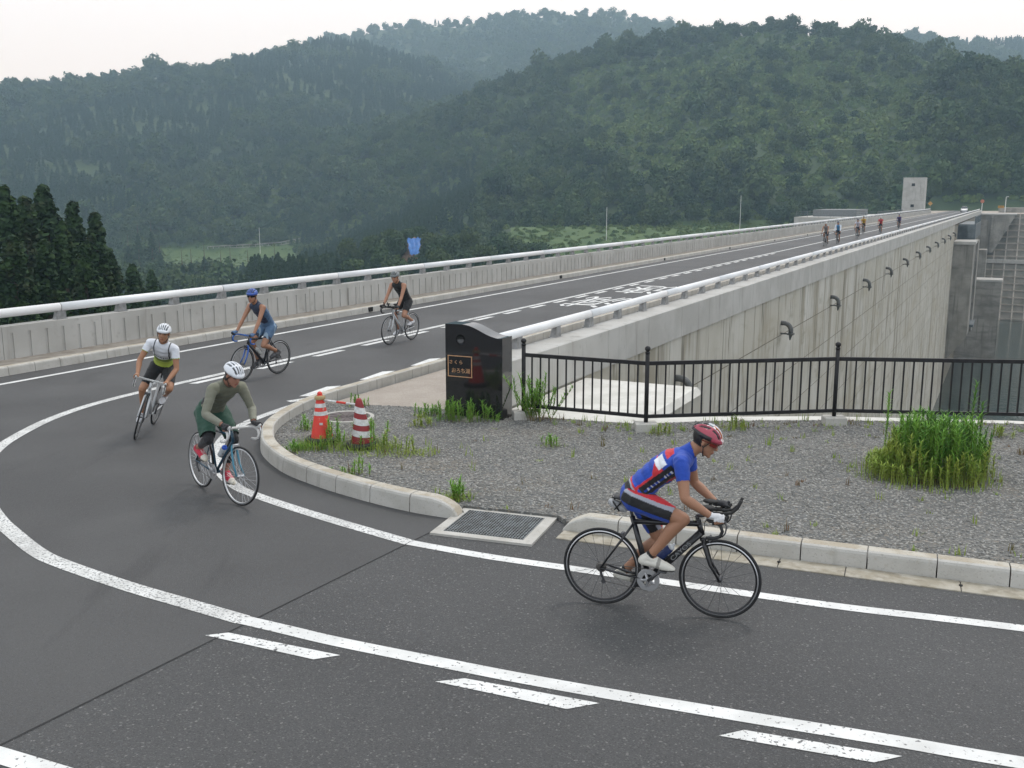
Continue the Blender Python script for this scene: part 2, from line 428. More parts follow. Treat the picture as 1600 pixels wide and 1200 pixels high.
def fbm(X, Y, scale, seed, octv=4):
    """value noise, vectorised"""
    out = np.zeros_like(X); amp = 1.0; tot = 0
    rng = np.random.RandomState(seed)
    tab = rng.rand(256, 256)
    for o in range(octv):
        gx, gy = X / scale + 17.3 * o, Y / scale + 9.1 * o
        ix, iy = np.floor(gx).astype(int), np.floor(gy).astype(int)
        fx, fy = gx - ix, gy - iy
        fx, fy = fx * fx * (3 - 2 * fx), fy * fy * (3 - 2 * fy)
        g = lambda a, b: tab[a % 256, b % 256]
        out += amp * ((g(ix, iy) * (1 - fx) + g(ix + 1, iy) * fx) * (1 - fy) + (g(ix, iy + 1) * (1 - fx) + g(ix + 1, iy + 1) * fx) * fy)
        tot += amp; amp *= 0.5; scale *= 0.5
    return out / tot
def height(X, Y):
    X = np.asarray(X, float); Y = np.asarray(Y, float)
    U, V = X * SA + Y * CA, X * CA - Y * SA
    D = np.hypot(X, Y)
    base = np.full_like(X, -27.0)
    # terrace that carries the far end of the dam
    ridge = np.full_like(X, -999.0)
    for P, k in RP:
        for i in range(len(P) - 1):
            a, b = P[i], P[i + 1]
            dx, dy = b[0] - a[0], b[1] - a[1]
            t = np.clip(((X - a[0]) * dx + (Y - a[1]) * dy) / (dx * dx + dy * dy), 0, 1)
            d = np.hypot(X - a[0] - t * dx, Y - a[1] - t * dy)
            h = a[2] + (b[2] - a[2]) * t - k * d * (d / (d + 18.0))
            m = np.maximum(ridge, h)
            ridge = m + 6.0 * np.exp(-np.abs(ridge - h) / 6.0) * 0.35 * (ridge > -900)
    n = (fbm(X, Y, 170.0, 3) - 0.5) * 44 - np.abs(fbm(X, Y, 110.0, 8, 3) - 0.5) * 40 + 4 + (fbm(X, Y, 45.0, 5) - 0.5) * 9
    away = np.clip((D - 330) / 250, 0, 1)
    z = np.maximum(base, ridge - 0) 
    lo = np.clip((ridge - base + 25) / 60, 0.12, 1) * away
    z = z + n * np.minimum(lo, 0.55)
    # bank on the downstream side next to the camera (cedars stand on it)
    bank = -9.0 - 0.30 * np.maximum(0, -V - 26) - 0.10 * np.maximum(0, U - 20)
    z = np.where((V < -20) & (D < 330), np.maximum(np.minimum(bank, -4), np.where(D > 230, z, -27)), z)
    A = np.degrees(np.arctan2(X, Y))
    z = np.where((V < -24) & (A > -15) & (A < 12) & (D > 222) & (D < 300), np.maximum(z, -18), z)      # wooded bench below the dam
    lim2 = -7.0 + 0.40 * np.maximum(0, D - 338) + 0.40 * D * np.radians(np.maximum(0, np.abs(A - 9.5) - 10.5))
    z = np.where((V < -24) & (D >= 285), np.minimum(z, np.maximum(lim2, -7.0)), z)                       # grass terrace
    z = np.where((V < -24) & (A > 0) & (A < 20) & (D >= 292) & (D < 352), np.maximum(z, -7.0), z)
    z = np.where((V < -24) & (A > -1) & (A < 20) & (D > 255) & (D <= 338), np.maximum(-18.0 + (D - 255) * 0.15, -18), z)   # grass bank
    lim = -25.0 + 0.42 * np.maximum(0, D - 518) + 0.42 * D * np.radians(np.maximum(0, np.abs(A + 16) - 5))     # level field
    z = np.where(D > 380, np.minimum(z, np.maximum(lim, -25.0)), z)
    # keep clear of dam, roads and reservoir
    z = np.where((V > -21) & (U < 285), np.minimum(z, -45), z)
    z = np.where((V > -21) & (U >= 285) & (U < 345), np.minimum(z, -1.0 + (U - 285) * 0.0 + np.maximum(0, U - 330) * 0.75), z)
    return z

gx = np.concatenate([np.linspace(-1500, -300, 60), np.linspace(-294, 420, 143), np.linspace(435, 1900, 75)])
gy = np.concatenate([np.linspace(-120, 200, 30), np.linspace(205, 660, 92), np.linspace(672, 2600, 110)])
NX, NY = len(gx), len(gy)
X, Y = np.meshgrid(gx, gy)
Z = height(X, Y)
tv = np.stack([X.ravel(), Y.ravel(), Z.ravel()], 1)
def ground(x, y):
    """height of the built terrain mesh (bilinear)"""
    x, y = np.atleast_1d(np.asarray(x, float)), np.atleast_1d(np.asarray(y, float))
    i = np.clip(np.searchsorted(gx, x) - 1, 0, NX - 2); j = np.clip(np.searchsorted(gy, y) - 1, 0, NY - 2)
    a = np.clip((x - gx[i]) / (gx[i + 1] - gx[i]), 0, 1); b = np.clip((y - gy[j]) / (gy[j + 1] - gy[j]), 0, 1)
    return (Z[j, i] * (1 - a) + Z[j, i + 1] * a) * (1 - b) + (Z[j + 1, i] * (1 - a) + Z[j + 1, i + 1] * a) * b
tf = []
for j in range(NY - 1):
    for i in range(NX - 1):
        a = j * NX + i
        tf.append((a, a + 1, a + NX + 1, a + NX))
me = bpy.data.meshes.new('hills'); me.from_pydata(tv.tolist(), [], tf); me.materials.append(M['terrain'])
me.polygons.foreach_set('use_smooth', [True] * len(me.polygons))
tag(link('hills', me), kind='structure')

# ------------------------------------------------------------------ foliage prototypes for the woods (leaf-sized faces)
def cards(centres, normals, size, rng, jitter=0.6):
    """one quad per centre, roughly facing its normal"""
    n = len(centres)
    nr = normals + rng.normal(0, jitter, (n, 3))
    nr /= np.linalg.norm(nr, axis=1, keepdims=True) + 1e-9
    h = rng.normal(0, 1, (n, 3))
    t = np.cross(nr, h); t /= np.linalg.norm(t, axis=1, keepdims=True) + 1e-9
    b = np.cross(nr, t)
    s = size * (0.6 + 0.8 * rng.rand(n, 1))
    q = np.stack([centres - t * s - b * s * 0.7, centres + t * s - b * s * 0.5, centres + t * s * 0.8 + b * s * 0.8, centres - t * s * 0.7 + b * s * 0.6], 1)
    return q.reshape(-1, 3)
def quad_mesh(name, v, m, extra=None):
    n = len(v)
    me = bpy.data.meshes.new(name)
    vs, fs = v.tolist(), [(i, i + 1, i + 2, i + 3) for i in range(0, n, 4)]
    if extra:
        fs += [tuple(i + n for i in f) for f in extra.f]; vs += [tuple(p) for p in extra.v]
    me.from_pydata(vs, [], fs)
    me.materials.append(m)
    return me
def broad_crown(seed, r=4.2, h=9.5, n=520, leaf=0.42):
    rng = np.random.RandomState(seed)
    L = []
    for i in range(11):
        a, q = rng.rand() * 6.28, rng.rand() ** 0.5
        z = h * (0.42 + 0.42 * rng.rand())
        w = math.sin(min(1, (h - z) / h * 1.9) * 1.57)
        L.append(((math.cos(a) * r * 0.62 * q * w, math.sin(a) * r * 0.62 * q * w, z), r * (0.34 + 0.2 * rng.rand())))
    L.append(((0, 0, h * 0.72), r * 0.5)); L.append(((0, 0, h * 0.45), r * 0.62))
    C, Nn = [], []
    for c, rad in L:
        m = n // len(L)
        d = rng.normal(0, 1, (m, 3)); d /= np.linalg.norm(d, axis=1, keepdims=True)
        C.append(np.array(c) + d * rad * np.array([1, 1, 0.8]) * (0.75 + 0.33 * rng.rand(m, 1))); Nn.append(d)
    return cards(np.concatenate(C), np.concatenate(Nn), leaf, rng)
def conifer_crown(seed, r=2.6, h=11.0, n=460, leaf=0.34):
    rng = np.random.RandomState(seed)
    t = rng.rand(n) ** 0.75
    z = h * (0.12 + 0.88 * t)
    rad = r * (1 - t) ** 0.8 * (0.65 + 0.45 * rng.rand(n)) * (0.85 + 0.3 * np.sin(z * 3.1)) + 0.12
    a = rng.rand(n) * 6.283
    C = np.stack([np.cos(a) * rad, np.sin(a) * rad, z], 1)
    Nn = np.stack([np.cos(a), np.sin(a), np.full(n, 0.55)], 1)
    return cards(C, Nn, leaf, rng, 0.5)
def shrub_crown(seed, n=170):
    rng = np.random.RandomState(seed)
    d = rng.normal(0, 1, (n, 3)); d[:, 2] = np.abs(d[:, 2]); d /= np.linalg.norm(d, axis=1, keepdims=True)
    return cards(d * np.array([1.7, 1.7, 1.9]) * (0.55 + 0.5 * rng.rand(n, 1)), d, 0.34, rng)
PROTO = bpy.data.collections.new('prototypes')        # never linked to the scene
def proto_set(name, meshes):
    c = bpy.data.collections.new(name)
    for m in meshes:
        c.objects.link(bpy.data.objects.new(m.name, m))
    return c
def scatter(name, coll, pts, scl, rotz, label=None, cat=None, mat_=None):
    """ONE object: instances of a few prototypes on given points (scale and heading stored per point)"""
    me = bpy.data.meshes.new(name)
    me.from_pydata([tuple(p) for p in pts], [], [])
    a = me.attributes.new('scl', 'FLOAT', 'POINT'); a.data.foreach_set('value', np.asarray(scl, 'f'))
    a = me.attributes.new('rz', 'FLOAT', 'POINT'); a.data.foreach_set('value', np.asarray(rotz, 'f'))
    o = link(name, me)
    ng = bpy.data.node_groups.new(name, 'GeometryNodeTree')
    ng.interface.new_socket('Geometry', in_out='INPUT', socket_type='NodeSocketGeometry')
    ng.interface.new_socket('Geometry', in_out='OUTPUT', socket_type='NodeSocketGeometry')
    n, l = ng.nodes, ng.links
    gi, go = n.new('NodeGroupInput'), n.new('NodeGroupOutput')
    ci = n.new('GeometryNodeCollectionInfo'); ci.inputs['Collection'].default_value = coll
    ci.inputs['Separate Children'].default_value = True; ci.inputs['Reset Children'].default_value = True
    ip = n.new('GeometryNodeInstanceOnPoints'); ip.inputs['Pick Instance'].default_value = True
    m2p = n.new('GeometryNodeMeshToPoints')
    asc = n.new('GeometryNodeInputNamedAttribute'); asc.data_type = 'FLOAT'; asc.inputs['Name'].default_value = 'scl'
    arz = n.new('GeometryNodeInputNamedAttribute'); arz.data_type = 'FLOAT'; arz.inputs['Name'].default_value = 'rz'
    cx = n.new('ShaderNodeCombineXYZ')
    l.new(gi.outputs[0], m2p.inputs[0]); l.new(m2p.outputs[0], ip.inputs['Points'])
    l.new(ci.outputs[0], ip.inputs['Instance'])
    l.new(asc.outputs['Attribute'], ip.inputs['Scale'])
    l.new(arz.outputs['Attribute'], cx.inputs['Z']); l.new(cx.outputs[0], ip.inputs['Rotation'])
    l.new(ip.outputs[0], go.inputs[0])
    md = o.modifiers.new('scatter', 'NODES'); md.node_group = ng
    tag(o, label, cat, kind='stuff')
    return o
C_BROAD = proto_set('broad_set', [quad_mesh('broad_%s' % 'abcd'[i], broad_crown(i + 1), M['leaf_broad']) for i in range(4)])
C_CONIF = proto_set('conifer_set', [quad_mesh('conifer_%s' % 'abc'[i], conifer_crown(i + 20), M['leaf_conif']) for i in range(3)])
C_SHRUB = proto_set('shrub_set', [quad_mesh('shrub_%s' % 'abc'[i], shrub_crown(i + 40), M['leaf_shrub']) for i in range(3)])

rng = np.random.RandomState(11)
def sector(r0, r1, spacing, a0=-37, a1=36):
    area = 0.5 * R(a1 - a0) * (r1 * r1 - r0 * r0)
    n = int(area / spacing ** 2)
    rr = np.sqrt(rng.rand(n) * (r1 * r1 - r0 * r0) + r0 * r0); aa = R(a0) + rng.rand(n) * R(a1 - a0)
    return np.sin(aa) * rr, np.cos(aa) * rr
xs, ys = [], []
for r0, r1, sp in ((235, 560, 4.0), (560, 950, 5.2), (950, 1400, 7.2), (1400, 2000, 10.0)):
    a, b = sector(r0, r1, sp); xs.append(a); ys.append(b)
xs, ys = np.concatenate(xs), np.concatenate(ys)
zs = ground(xs, ys)
U, V, D = xs * SA + ys * CA, xs * CA - ys * SA, np.hypot(xs, ys)
AZD = np.degrees(np.arctan2(xs, ys))
ok = ~((V > -24) & (U < 336)) & (zs > -40)
fieldm = (AZD > -19.5) & (AZD < -12) & (D > 405) & (D < 528)            # the open field in the valley
ok &= ~fieldm
ok &= ~((AZD > -0.5) & (AZD < 19.5) & (D > 258) & (D < 342))               # grass terrace below the hill
opening = fbm(xs, ys, 95.0, 21, 3)
clear = (AZD > -2) & (AZD < 22) & (D > 345) & (D < 600)               # overgrown clearing on the slope behind the dam
thin = clear & (opening > 0.47)
kind_n = fbm(xs, ys, 150.0, 31, 3)
con = (kind_n > np.where(AZD < -2, 0.53, 0.66)) & ~clear
r = rng.rand(len(xs))
bm_ = ok & ~con & (~thin | (r < 0.17)); cm_ = ok & con; sm_ = ok & thin & (r >= 0.17)
def pts_of(m): return np.stack([xs[m], ys[m], zs[m] - 0.6], 1)
def far_s(m): return np.where(D[m] > 950, 1.25, np.where(D[m] > 560, 1.0, 0.82))
scatter('broadleaf_forest', C_BROAD, pts_of(bm_), (0.5 + 0.75 * rng.rand(bm_.sum()) ** 2) * np.where(rng.rand(bm_.sum()) < 0.07, 1.6, 1.0) * far_s(bm_), rng.rand(bm_.sum()) * 6.28, 'hazy green broadleaf forest covering the hills', 'forest')
scatter('conifer_forest', C_CONIF, pts_of(cm_), (0.72 + 0.3 * rng.rand(cm_.sum())) * 0.85 * far_s(cm_), rng.rand(cm_.sum()) * 6.28, 'dark conifer plantation on the hillsides', 'forest')
scatter('hillside_scrub', C_SHRUB, pts_of(sm_), 0.8 + 1.0 * rng.rand(sm_.sum()), rng.rand(sm_.sum()) * 6.28, 'pale green scrub on the open hillside behind the dam', 'scrub')
# extra undergrowth so that the slope near the dam has no bare ground
x2, y2 = sector(300, 640, 4.2, -22, 30)
z2 = ground(x2, y2); U2, V2 = x2 * SA + y2 * CA, x2 * CA - y2 * SA; A2, D2 = np.degrees(np.arctan2(x2, y2)), np.hypot(x2, y2)
k2 = ~((A2 > -0.5) & (A2 < 19.5) & (D2 > 258) & (D2 < 342)) & ~((V2 > -24) & (U2 < 334)) & (z2 > -40) & ~((A2 > -19.5) & (A2 < -12) & (D2 > 405) & (D2 < 528))
scatter('undergrowth', C_SHRUB, np.stack([x2, y2, z2 - 0.4], 1)[k2], 0.5 + 0.7 * rng.rand(k2.sum()), rng.rand(k2.sum()) * 6.28, 'low bushes between the trees of the near hills', 'undergrowth')

# ================================================================== ROADS
def sheet(name, poly, z, m, kind='structure'):
    me = bpy.data.meshes.new(name)
    me.from_pydata([(p[0], p[1], z) for p in poly], [], [tuple(range(len(poly)))])
    me.materials.append(m)
    bm = bmesh.new(); bm.from_mesh(me); bmesh.ops.triangulate(bm, faces=bm.faces[:])
    bmesh.ops.recalc_face_normals(bm, faces=bm.faces[:])
    if sum(f.normal.z for f in bm.faces) < 0: bmesh.ops.reverse_faces(bm, faces=bm.faces[:])
    bm.to_mesh(me); bm.free()
    return tag(link(name, me), kind=kind)
SEAM_A, SEAM_B = (-13.6, -12.0), (-0.62, 10.27)
sheet('road', [DM(345, -17.6), DM(345, -9.6), DM(13.2, -9.6), (-1.0, 13.6), (0.3, 11.9), SEAM_B, (-3.24, 5.78), SEAM_A, (-40, -12), DM(-12, -17.6)], 0.0, M['asphalt'])
sheet('side_road', [SEAM_B, (0.3, 11.9), (1.2, 11.5), (40, -4.5), (40, -12), SEAM_A, (-3.24, 5.78)], 0.0, M['asphalt_coarse'])
jm = MB(); ribbon(jm, [(-9.0, -4.1), (-3.24, 5.78), (-0.85, 9.87)], 0.018, 0.003)
tag(jm.build('road_seam', M['seam']), kind='structure')
bank = MB().prism([DM(12.9, -18.9), DM(12.9, -7.3), (0.2, 15.5), (2.0, 14.95), (5, 15.15), (8, 14.8), (40, 5), (40, -12), (-60, -12), DM(-20, -18.9)], -40, -0.06)
tag(bank.build('embankment', M['conc_old']), kind='structure')
# painted lines
def stripe(name, path, w, m='paint', z=0.004, step=0.12, smooth=True):
    mb = MB(); ribbon(mb, smooth_curve(path, step) if smooth else path, w, z)
    return tag(mb.build(name, M[m]), kind='structure')
stripe('edge_line', [DM(u, -16.68) for u in (7.0, 10, 20, 60, 150, 330)], 0.13, 'paint', step=2.0)
big = [DM(330, -13.80), DM(150, -13.80), DM(60, -13.80), DM(25, -13.80), DM(17, -13.80), DM(14.2, -13.80), (-6.66, 17.5), (-7.05, 16.45), (-7.22, 15.6), (-7.26, 14.7), (-7.13, 13.44), (-6.68, 12.1),
       (-6.1, 11.1), (-5.57, 10.34), (-5.16, 9.85), (-4.64, 9.28), (-4.25, 8.96), (-3.43, 8.41), (-2.72, 7.99), (-2.21, 7.69)]
stripe('centre_line', big, 0.17, 'paint_worn')
stripe('centre_line', [(-2.21, 7.69), (-1.8, 7.49), (-1.35, 7.27), (-0.48, 6.90), (0, 6.70), (0.63, 6.46), (1.7, 6.08), (2.46, 5.82), (3.15, 5.57), (6, 4.6), (12, 2.5)], 0.15, 'paint')
inner = [DM(13.2, -10.85), (-3.42, 16.95), (-3.82, 15.95), (-4.12, 14.95), (-4.16, 13.9), (-3.86, 12.6), (-3.39, 11.66), (-2.98, 11.18), (-2.09, 10.40), (-1.03, 9.56)]
stripe('inner_edge_line', inner, 0.15, 'paint_worn')
stripe('inner_edge_line', [(-1.03, 9.56), (-0.25, 9.17), (0.54, 8.85), (2.11, 8.22), (2.89, 7.92), (4.12, 7.52), (8, 6.15), (14, 4.0)], 0.135, 'paint')
stripe('edge_line', [(-5.2, 6.55), (-3.2, 5.67), (-1.2, 4.85), (3, 3.4), (8, 1.7)], 0.15, 'paint')
def dash(name, quad, m='paint'):
    me = bpy.data.meshes.new(name); me.from_pydata([(x, y, 0.0045) for x, y in quad], [], [(0, 1, 2, 3)]); me.materials.append(M[m]); me.update()
    if me.polygons[0].normal.z < 0: me.flip_normals()
    return tag(link(name, me), kind='structure')
for q in ([(-2.43, 7.39), (-2.26, 7.44), (-1.3, 7.04), (-1.49, 6.97)], [(-0.55, 6.62), (-0.34, 6.67), (0.6, 6.31), (0.37, 6.23)], [(1.33, 5.89), (1.51, 5.96), (2.42, 5.65), (2.22, 5.58)]):
    dash('road_dash', q, 'paint_cracked')
for k in range(28):
    u = 13.78 + 1.84 * k
    dash('road_dash', [DM(u, -13.45), DM(u - 0.08, -13.60), DM(u + 0.92, -13.60), DM(u + 1.0, -13.45)])
for k in range(9):
    u = 13.75 + 1.82 * k
    dash('road_dash', [DM(u, -10.80), DM(u - 0.1, -10.98), DM(u + 0.85, -11.10), DM(u + 1.05, -10.92)])
# the two characters painted on the lane, to be read by traffic coming towards us
for ch, u in (('減', 31.2), ('速', 36.3)):
    me = text_mesh('road_lettering', ch, M['paint'])
    co = np.array([v.co for v in me.vertices]); mn, mx = co.min(0), co.max(0)
    for v in me.vertices:
        a = (v.co.x - mn[0]) / (mx[0] - mn[0]) - 0.5; b = (v.co.y - mn[1]) / (mx[1] - mn[1]) - 0.5
        x, y = DM(u - b * 3.5, -12.42 - a * 1.55)
        v.co = (x, y, 0.0045)
    tag(link('road_lettering', me), kind='structure')
# dashes near the walkway edge are marked drains of the far lane: small dark outlets in the left kerb come below

# ================================================================== KERBS
def path_len(p):
    s = [0.0]
    for a, b in zip(p, p[1:]): s.append(s[-1] + math.hypot(b[0] - a[0], b[1] - a[1]))
    return s
def path_at(p, s, t):
    i = int(np.searchsorted(s, t)) - 1; i = max(0, min(i, len(p) - 2))
    k = (t - s[i]) / max(1e-9, s[i + 1] - s[i])
    x, y = p[i][0] + (p[i + 1][0] - p[i][0]) * k, p[i][1] + (p[i + 1][1] - p[i][1]) * k
    i0, i1 = max(0, i - 1), min(len(p) - 1, i + 2)
    tx, ty = p[i1][0] - p[i0][0], p[i1][1] - p[i0][1]; l = math.hypot(tx, ty)
    return x, y, tx / l, ty / l
def kerb_block(path, s, a, b, parent, side=1, h=0.2, w=0.19, hf=None, nm='kerb_block', n=None):
    prof = [(0.0, -0.12), (0.0, 0.0), (0.012, h * 0.80), (0.022, h * 0.93), (0.045, h), (w - 0.015, h), (w, h - 0.015), (w, -0.12)]
    v, f = [], []
    n = n or max(2, int((b - a) / 0.12))
    for i in range(n + 1):
        t = a + (b - a) * i / n
        x, y, tx, ty = path_at(path, s, t)
        nx, ny = -ty * side, tx * side
        hh = hf((t - a) / (b - a)) if hf else 1.0
        for o, z in prof:
            zz = z * hh if z > 0 else z
            v.append((x + nx * o, y + ny * o, zz))
    K = len(prof)
    for i in range(n):
        for k in range(K - 1):
            q = (i * K + k, i * K + k + 1, (i + 1) * K + k + 1, (i + 1) * K + k)
            f.append(q if side > 0 else tuple(reversed(q)))
    f.append(tuple(range(K))); f.append(tuple(reversed(range(n * K, n * K + K))))
    o = MB().add(v, f).build(nm, M['kerb'], parent)
    o.data.materials.append(M['kerb_top'])
    for i in range(n): o.data.polygons[i * (K - 1) + 4].material_index = 1
    return o
kc = empty('kerb'); tag(kc, kind='structure')
cpath = smooth_curve([DM(64, -10.3), DM(40, -10.3), DM(20, -10.3), DM(15, -10.3), (-3.20, 16.65), (-3.47, 15.85), (-3.62, 15.0), (-3.65, 14.3), (-3.57, 13.75), (-3.36, 13.02), (-2.92, 12.21), (-2.43, 11.64), (-1.94, 11.18), (-1.48, 10.81), (-1.05, 10.52), (-0.60, 10.30)], 0.08)
sl = path_len(cpath); total = sl[-1]
t = total
first = True
while t > 0.6:
    a = t - 0.6
    hf = (lambda q: (1.0 if q < 0.35 else max(0.08, math.sqrt(max(0, 1 - ((q - 0.35) / 0.66) ** 2))))) if first else None
    kerb_block(cpath, sl, a + 0.006, t - 0.006, kc, side=1, h=0.2, hf=hf, n=12 if first else None)
    t = a; first = False
kerb_block([DM(250, -10.3), DM(64.7, -10.3)], path_len([DM(250, -10.3), DM(64.7, -10.3)]), 0, 185.3, kc, 1, n=2, nm='kerb_run')
kr = empty('kerb'); tag(kr, kind='structure')
k2 = [(0.52, 9.93), (4.53, 8.33), (16, 3.75)]
s2 = path_len(k2); t = 0.0; first = True
while t < 9:
    hf = (lambda q: 0.12 + 0.88 * min(1, (q / 0.42)) ** 0.6) if first else None
    kerb_block(k2, s2, t + 0.006, t + 0.594, kr, 1, 0.175, hf=hf, n=12 if first else None); t += 0.6; first = False
kl = empty('kerb'); tag(kl, kind='structure')
k3 = [DM(-4, -17.4), DM(260, -17.4)]; s3 = path_len(k3)
for i in range(110):
    kerb_block(k3, s3, i * 0.6 + 0.006, i * 0.6 + 0.594, kl, 1, 0.18, n=1)
kerb_block(k3, s3, 66.01, 262, kl, 1, 0.18, n=2, nm='kerb_run')
for k in range(6):
    u = 25.2 + 14.4 * k
    MB().box((*DM(u, -17.41), 0.09), (0.22, 0.05, 0.13), DROT).build('drain_outlet', M['dark'], kl)
lw = MB().add([DM(-4, -18.3, 0.165), DM(-4, -17.55, 0.165), DM(260, -17.55, 0.165), DM(260, -18.3, 0.165)], [(0, 1, 2, 3)])
tag(lw.build('walkway', M['kerb_dirty']), kind='structure')

# gutter slabs in front of the near kerb
gut = empty('gutter'); tag(gut, kind='structure')
kd = Vector((4.01, -1.60)).normalized(); kn = Vector((kd.y, -kd.x))      # along the kerb, towards the road
krot = math.atan2(kd.y, kd.x)
t = 0.02; i = 0
while t < 9:
    L_ = (0.98, 0.6, 0.6, 0.6)[i % 4] if i else 1.0
    c = Vector((0.52, 9.93)) + kd * (t + L_ / 2) + kn * 0.135
    MB().box((c.x, c.y, -0.028), (L_ - 0.008, 0.255, 0.08), krot, bev=0.004).build('gutter_slab', M['gutter'], gut)
    if i % 2 == 0:
        e = Vector((0.52, 9.93)) + kd * (t + L_) + kn * 0.13
        MB().box((e.x, e.y, 0.012), (0.03, 0.035, 0.012), krot).build('lift_hole', M['dark'], gut)
    t += L_; i += 1
# drain with grating
gd = Vector((0.945, -0.327)); gn = Vector((0.327, 0.945)); gc = Vector((-0.175, 10.06)); grot = math.atan2(gd.y, gd.x)
dr = empty('road_drain', (gc.x, gc.y, 0))
tag(dr, 'square steel drain grating in a pale concrete frame between the two kerbs', 'drain')
dr.rotation_euler = (0, 0, grot)
W_, D_ = 1.10, 0.93
for nm, c, sz in (('frame_side', (0, D_ / 2 - 0.045, 0.0), (W_, 0.09, 0.05)), ('frame_side', (0, -D_ / 2 + 0.05, 0.0), (W_, 0.10, 0.05)),
                  ('frame_side', (-W_ / 2 + 0.055, 0.005, 0.0), (0.11, D_ - 0.192, 0.05)), ('frame_side', (W_ / 2 - 0.06, 0.005, 0.0), (0.12, D_ - 0.192, 0.05))):
    MB().box(c, sz).build(nm, M['kerb'], dr)
MB().box((0, 0, 0.004), (W_ - 0.2, D_ - 0.19, 0.006)).build('pit', M['dark'], dr)
x0, x1, y0, y1 = -W_ / 2 + 0.115, W_ / 2 - 0.125, -D_ / 2 + 0.105, D_ / 2 - 0.095
bar_a = MB().box((0, 0, 0), (0.010, y1 - y0, 0.022)).mesh('bar', M['galv'])
bar_b = MB().box((0, 0, 0), (x1 - x0, 0.011, 0.016)).mesh('bar', M['galv'])
for k in range(29): link('bar', bar_a, dr, (x0 + (x1 - x0) * k / 28, (y0 + y1) / 2, 0.018))
for k in range(17): link('bar', bar_b, dr, ((x0 + x1) / 2, y0 + (y1 - y0) * k / 16, 0.017))

# ================================================================== GRAVEL CORNER, PAVING, SLAB
kin = offset_path(cpath, 0.17)
idx = [i for i, p in enumerate(cpath) if p[1] < 16.4 and p[0] < 0]
gpoly = [kin[i] for i in idx[::3]] + [(-0.58, 10.44), (-0.54, 10.64), (0.50, 10.285), (0.60, 10.06), (4.6, 8.47), (16, 3.9), (18, 9), (12, 13.6), (7.64, 14.75), (4.9, 15.0), (3.0, 14.95), (2.0, 14.72), (1.2, 14.95), (0.2, 15.3), (-0.9, 15.75), (-1.7, 16.0)]
from mathutils.geometry import delaunay_2d_cdt
res = delaunay_2d_cdt([Vector(p) for p in gpoly], [], [list(range(len(gpoly)))], 1, 1e-5)
gm_ = MB().add([(p.x, p.y, 0.05) for p in res[0]], [tuple(q) for q in res[2]])
ng_ = len(gpoly)
gm_.add([(p[0], p[1], 0.05) for p in gpoly] + [(p[0], p[1], -0.03) for p in gpoly], [(i, (i + 1) % ng_, ng_ + (i + 1) % ng_, ng_ + i) for i in range(ng_)])
gr = tag(gm_.build('gravel_ground', M['gravel']), kind='structure')

sheet('paved_walkway', [DM(255, -10.12), DM(255, -7.9), DM(13.7, -7.9), (0.3, 15.2), (-1.0, 15.2), (-2.6, 15.6), DM(12.4, -10.05)], 0.03, M['paving'])
stripm = MB(); ribbon(stripm, [(1.9, 14.98), (3, 15.12), (4.9, 15.16), (7.6, 14.85), (13, 13.6)], 0.34, 0.038)
tag(stripm.build('wall_coping', M['slab']), kind='structure')
sl_ = empty('concrete_platform', DM(15.5, -6.0, 0)); tag(sl_, 'pale flat concrete slab behind the black fence beside the dam wall', 'concrete slab')
sl_.rotation_euler = (0, 0, DROT)
MB().add([(-2.6, -1.05, 0.02), (2.0, -1.05, 0.02), (2.0, 1.14, 0.02), (-2.6, 1.14, 0.02), (-2.6, -1.13, -0.10), (2.06, -1.13, -0.10), (2.06, 1.14, -0.10), (-2.6, 1.14, -0.10)],
         [(0, 1, 2, 3), (0, 4, 5, 1), (1, 5, 6, 2), (3, 2, 6, 7), (0, 3, 7, 4), (4, 7, 6, 5)]).build('slab_top', M['slab'], sl_)
MB().box((-0.27, 0.02, -8.1), (4.64, 2.24, 15.98)).build('support_wall', M['conc_dam'], sl_)
# stones on the gravel
def in_poly(x, y, poly):
    c = np.zeros(len(x), bool); n = len(poly)
    for i in range(n):
        (xa, ya), (xb, yb) = poly[i], poly[(i + 1) % n]
        cond = ((ya > y) != (yb > y)) & (x < (xb - xa) * (y - ya) / (yb - ya + 1e-12) + xa)
        c ^= cond
    return c
st = []
for k in range(4):
    rg = np.random.RandomState(60 + k)
    mb = MB().ellip((0, 0, 0), (0.017, 0.013, 0.009), n=6, m=4)
    mb.v = [tuple(np.array(p) * (0.75 + 0.5 * rg.rand())) for p in mb.v]
    st.append(mb.mesh('stone_%s' % 'abcd'[k], M['stone']))
C_STONE = proto_set('stone_set', st)
rg = np.random.RandomState(5)
n = 70000
gxx, gyy = rg.uniform(-3.6, 9.5, n), rg.uniform(6.0, 16.3, n)
kk = in_poly(gxx, gyy, gpoly)
gxx, gyy = gxx[kk], gyy[kk]
scatter('gravel_stones', C_STONE, np.stack([gxx, gyy, np.full(len(gxx), 0.053)], 1), 0.45 + 0.75 * rg.rand(len(gxx)), rg.rand(len(gxx)) * 6.28, 'loose grey crushed stones of the gravel corner', 'gravel')

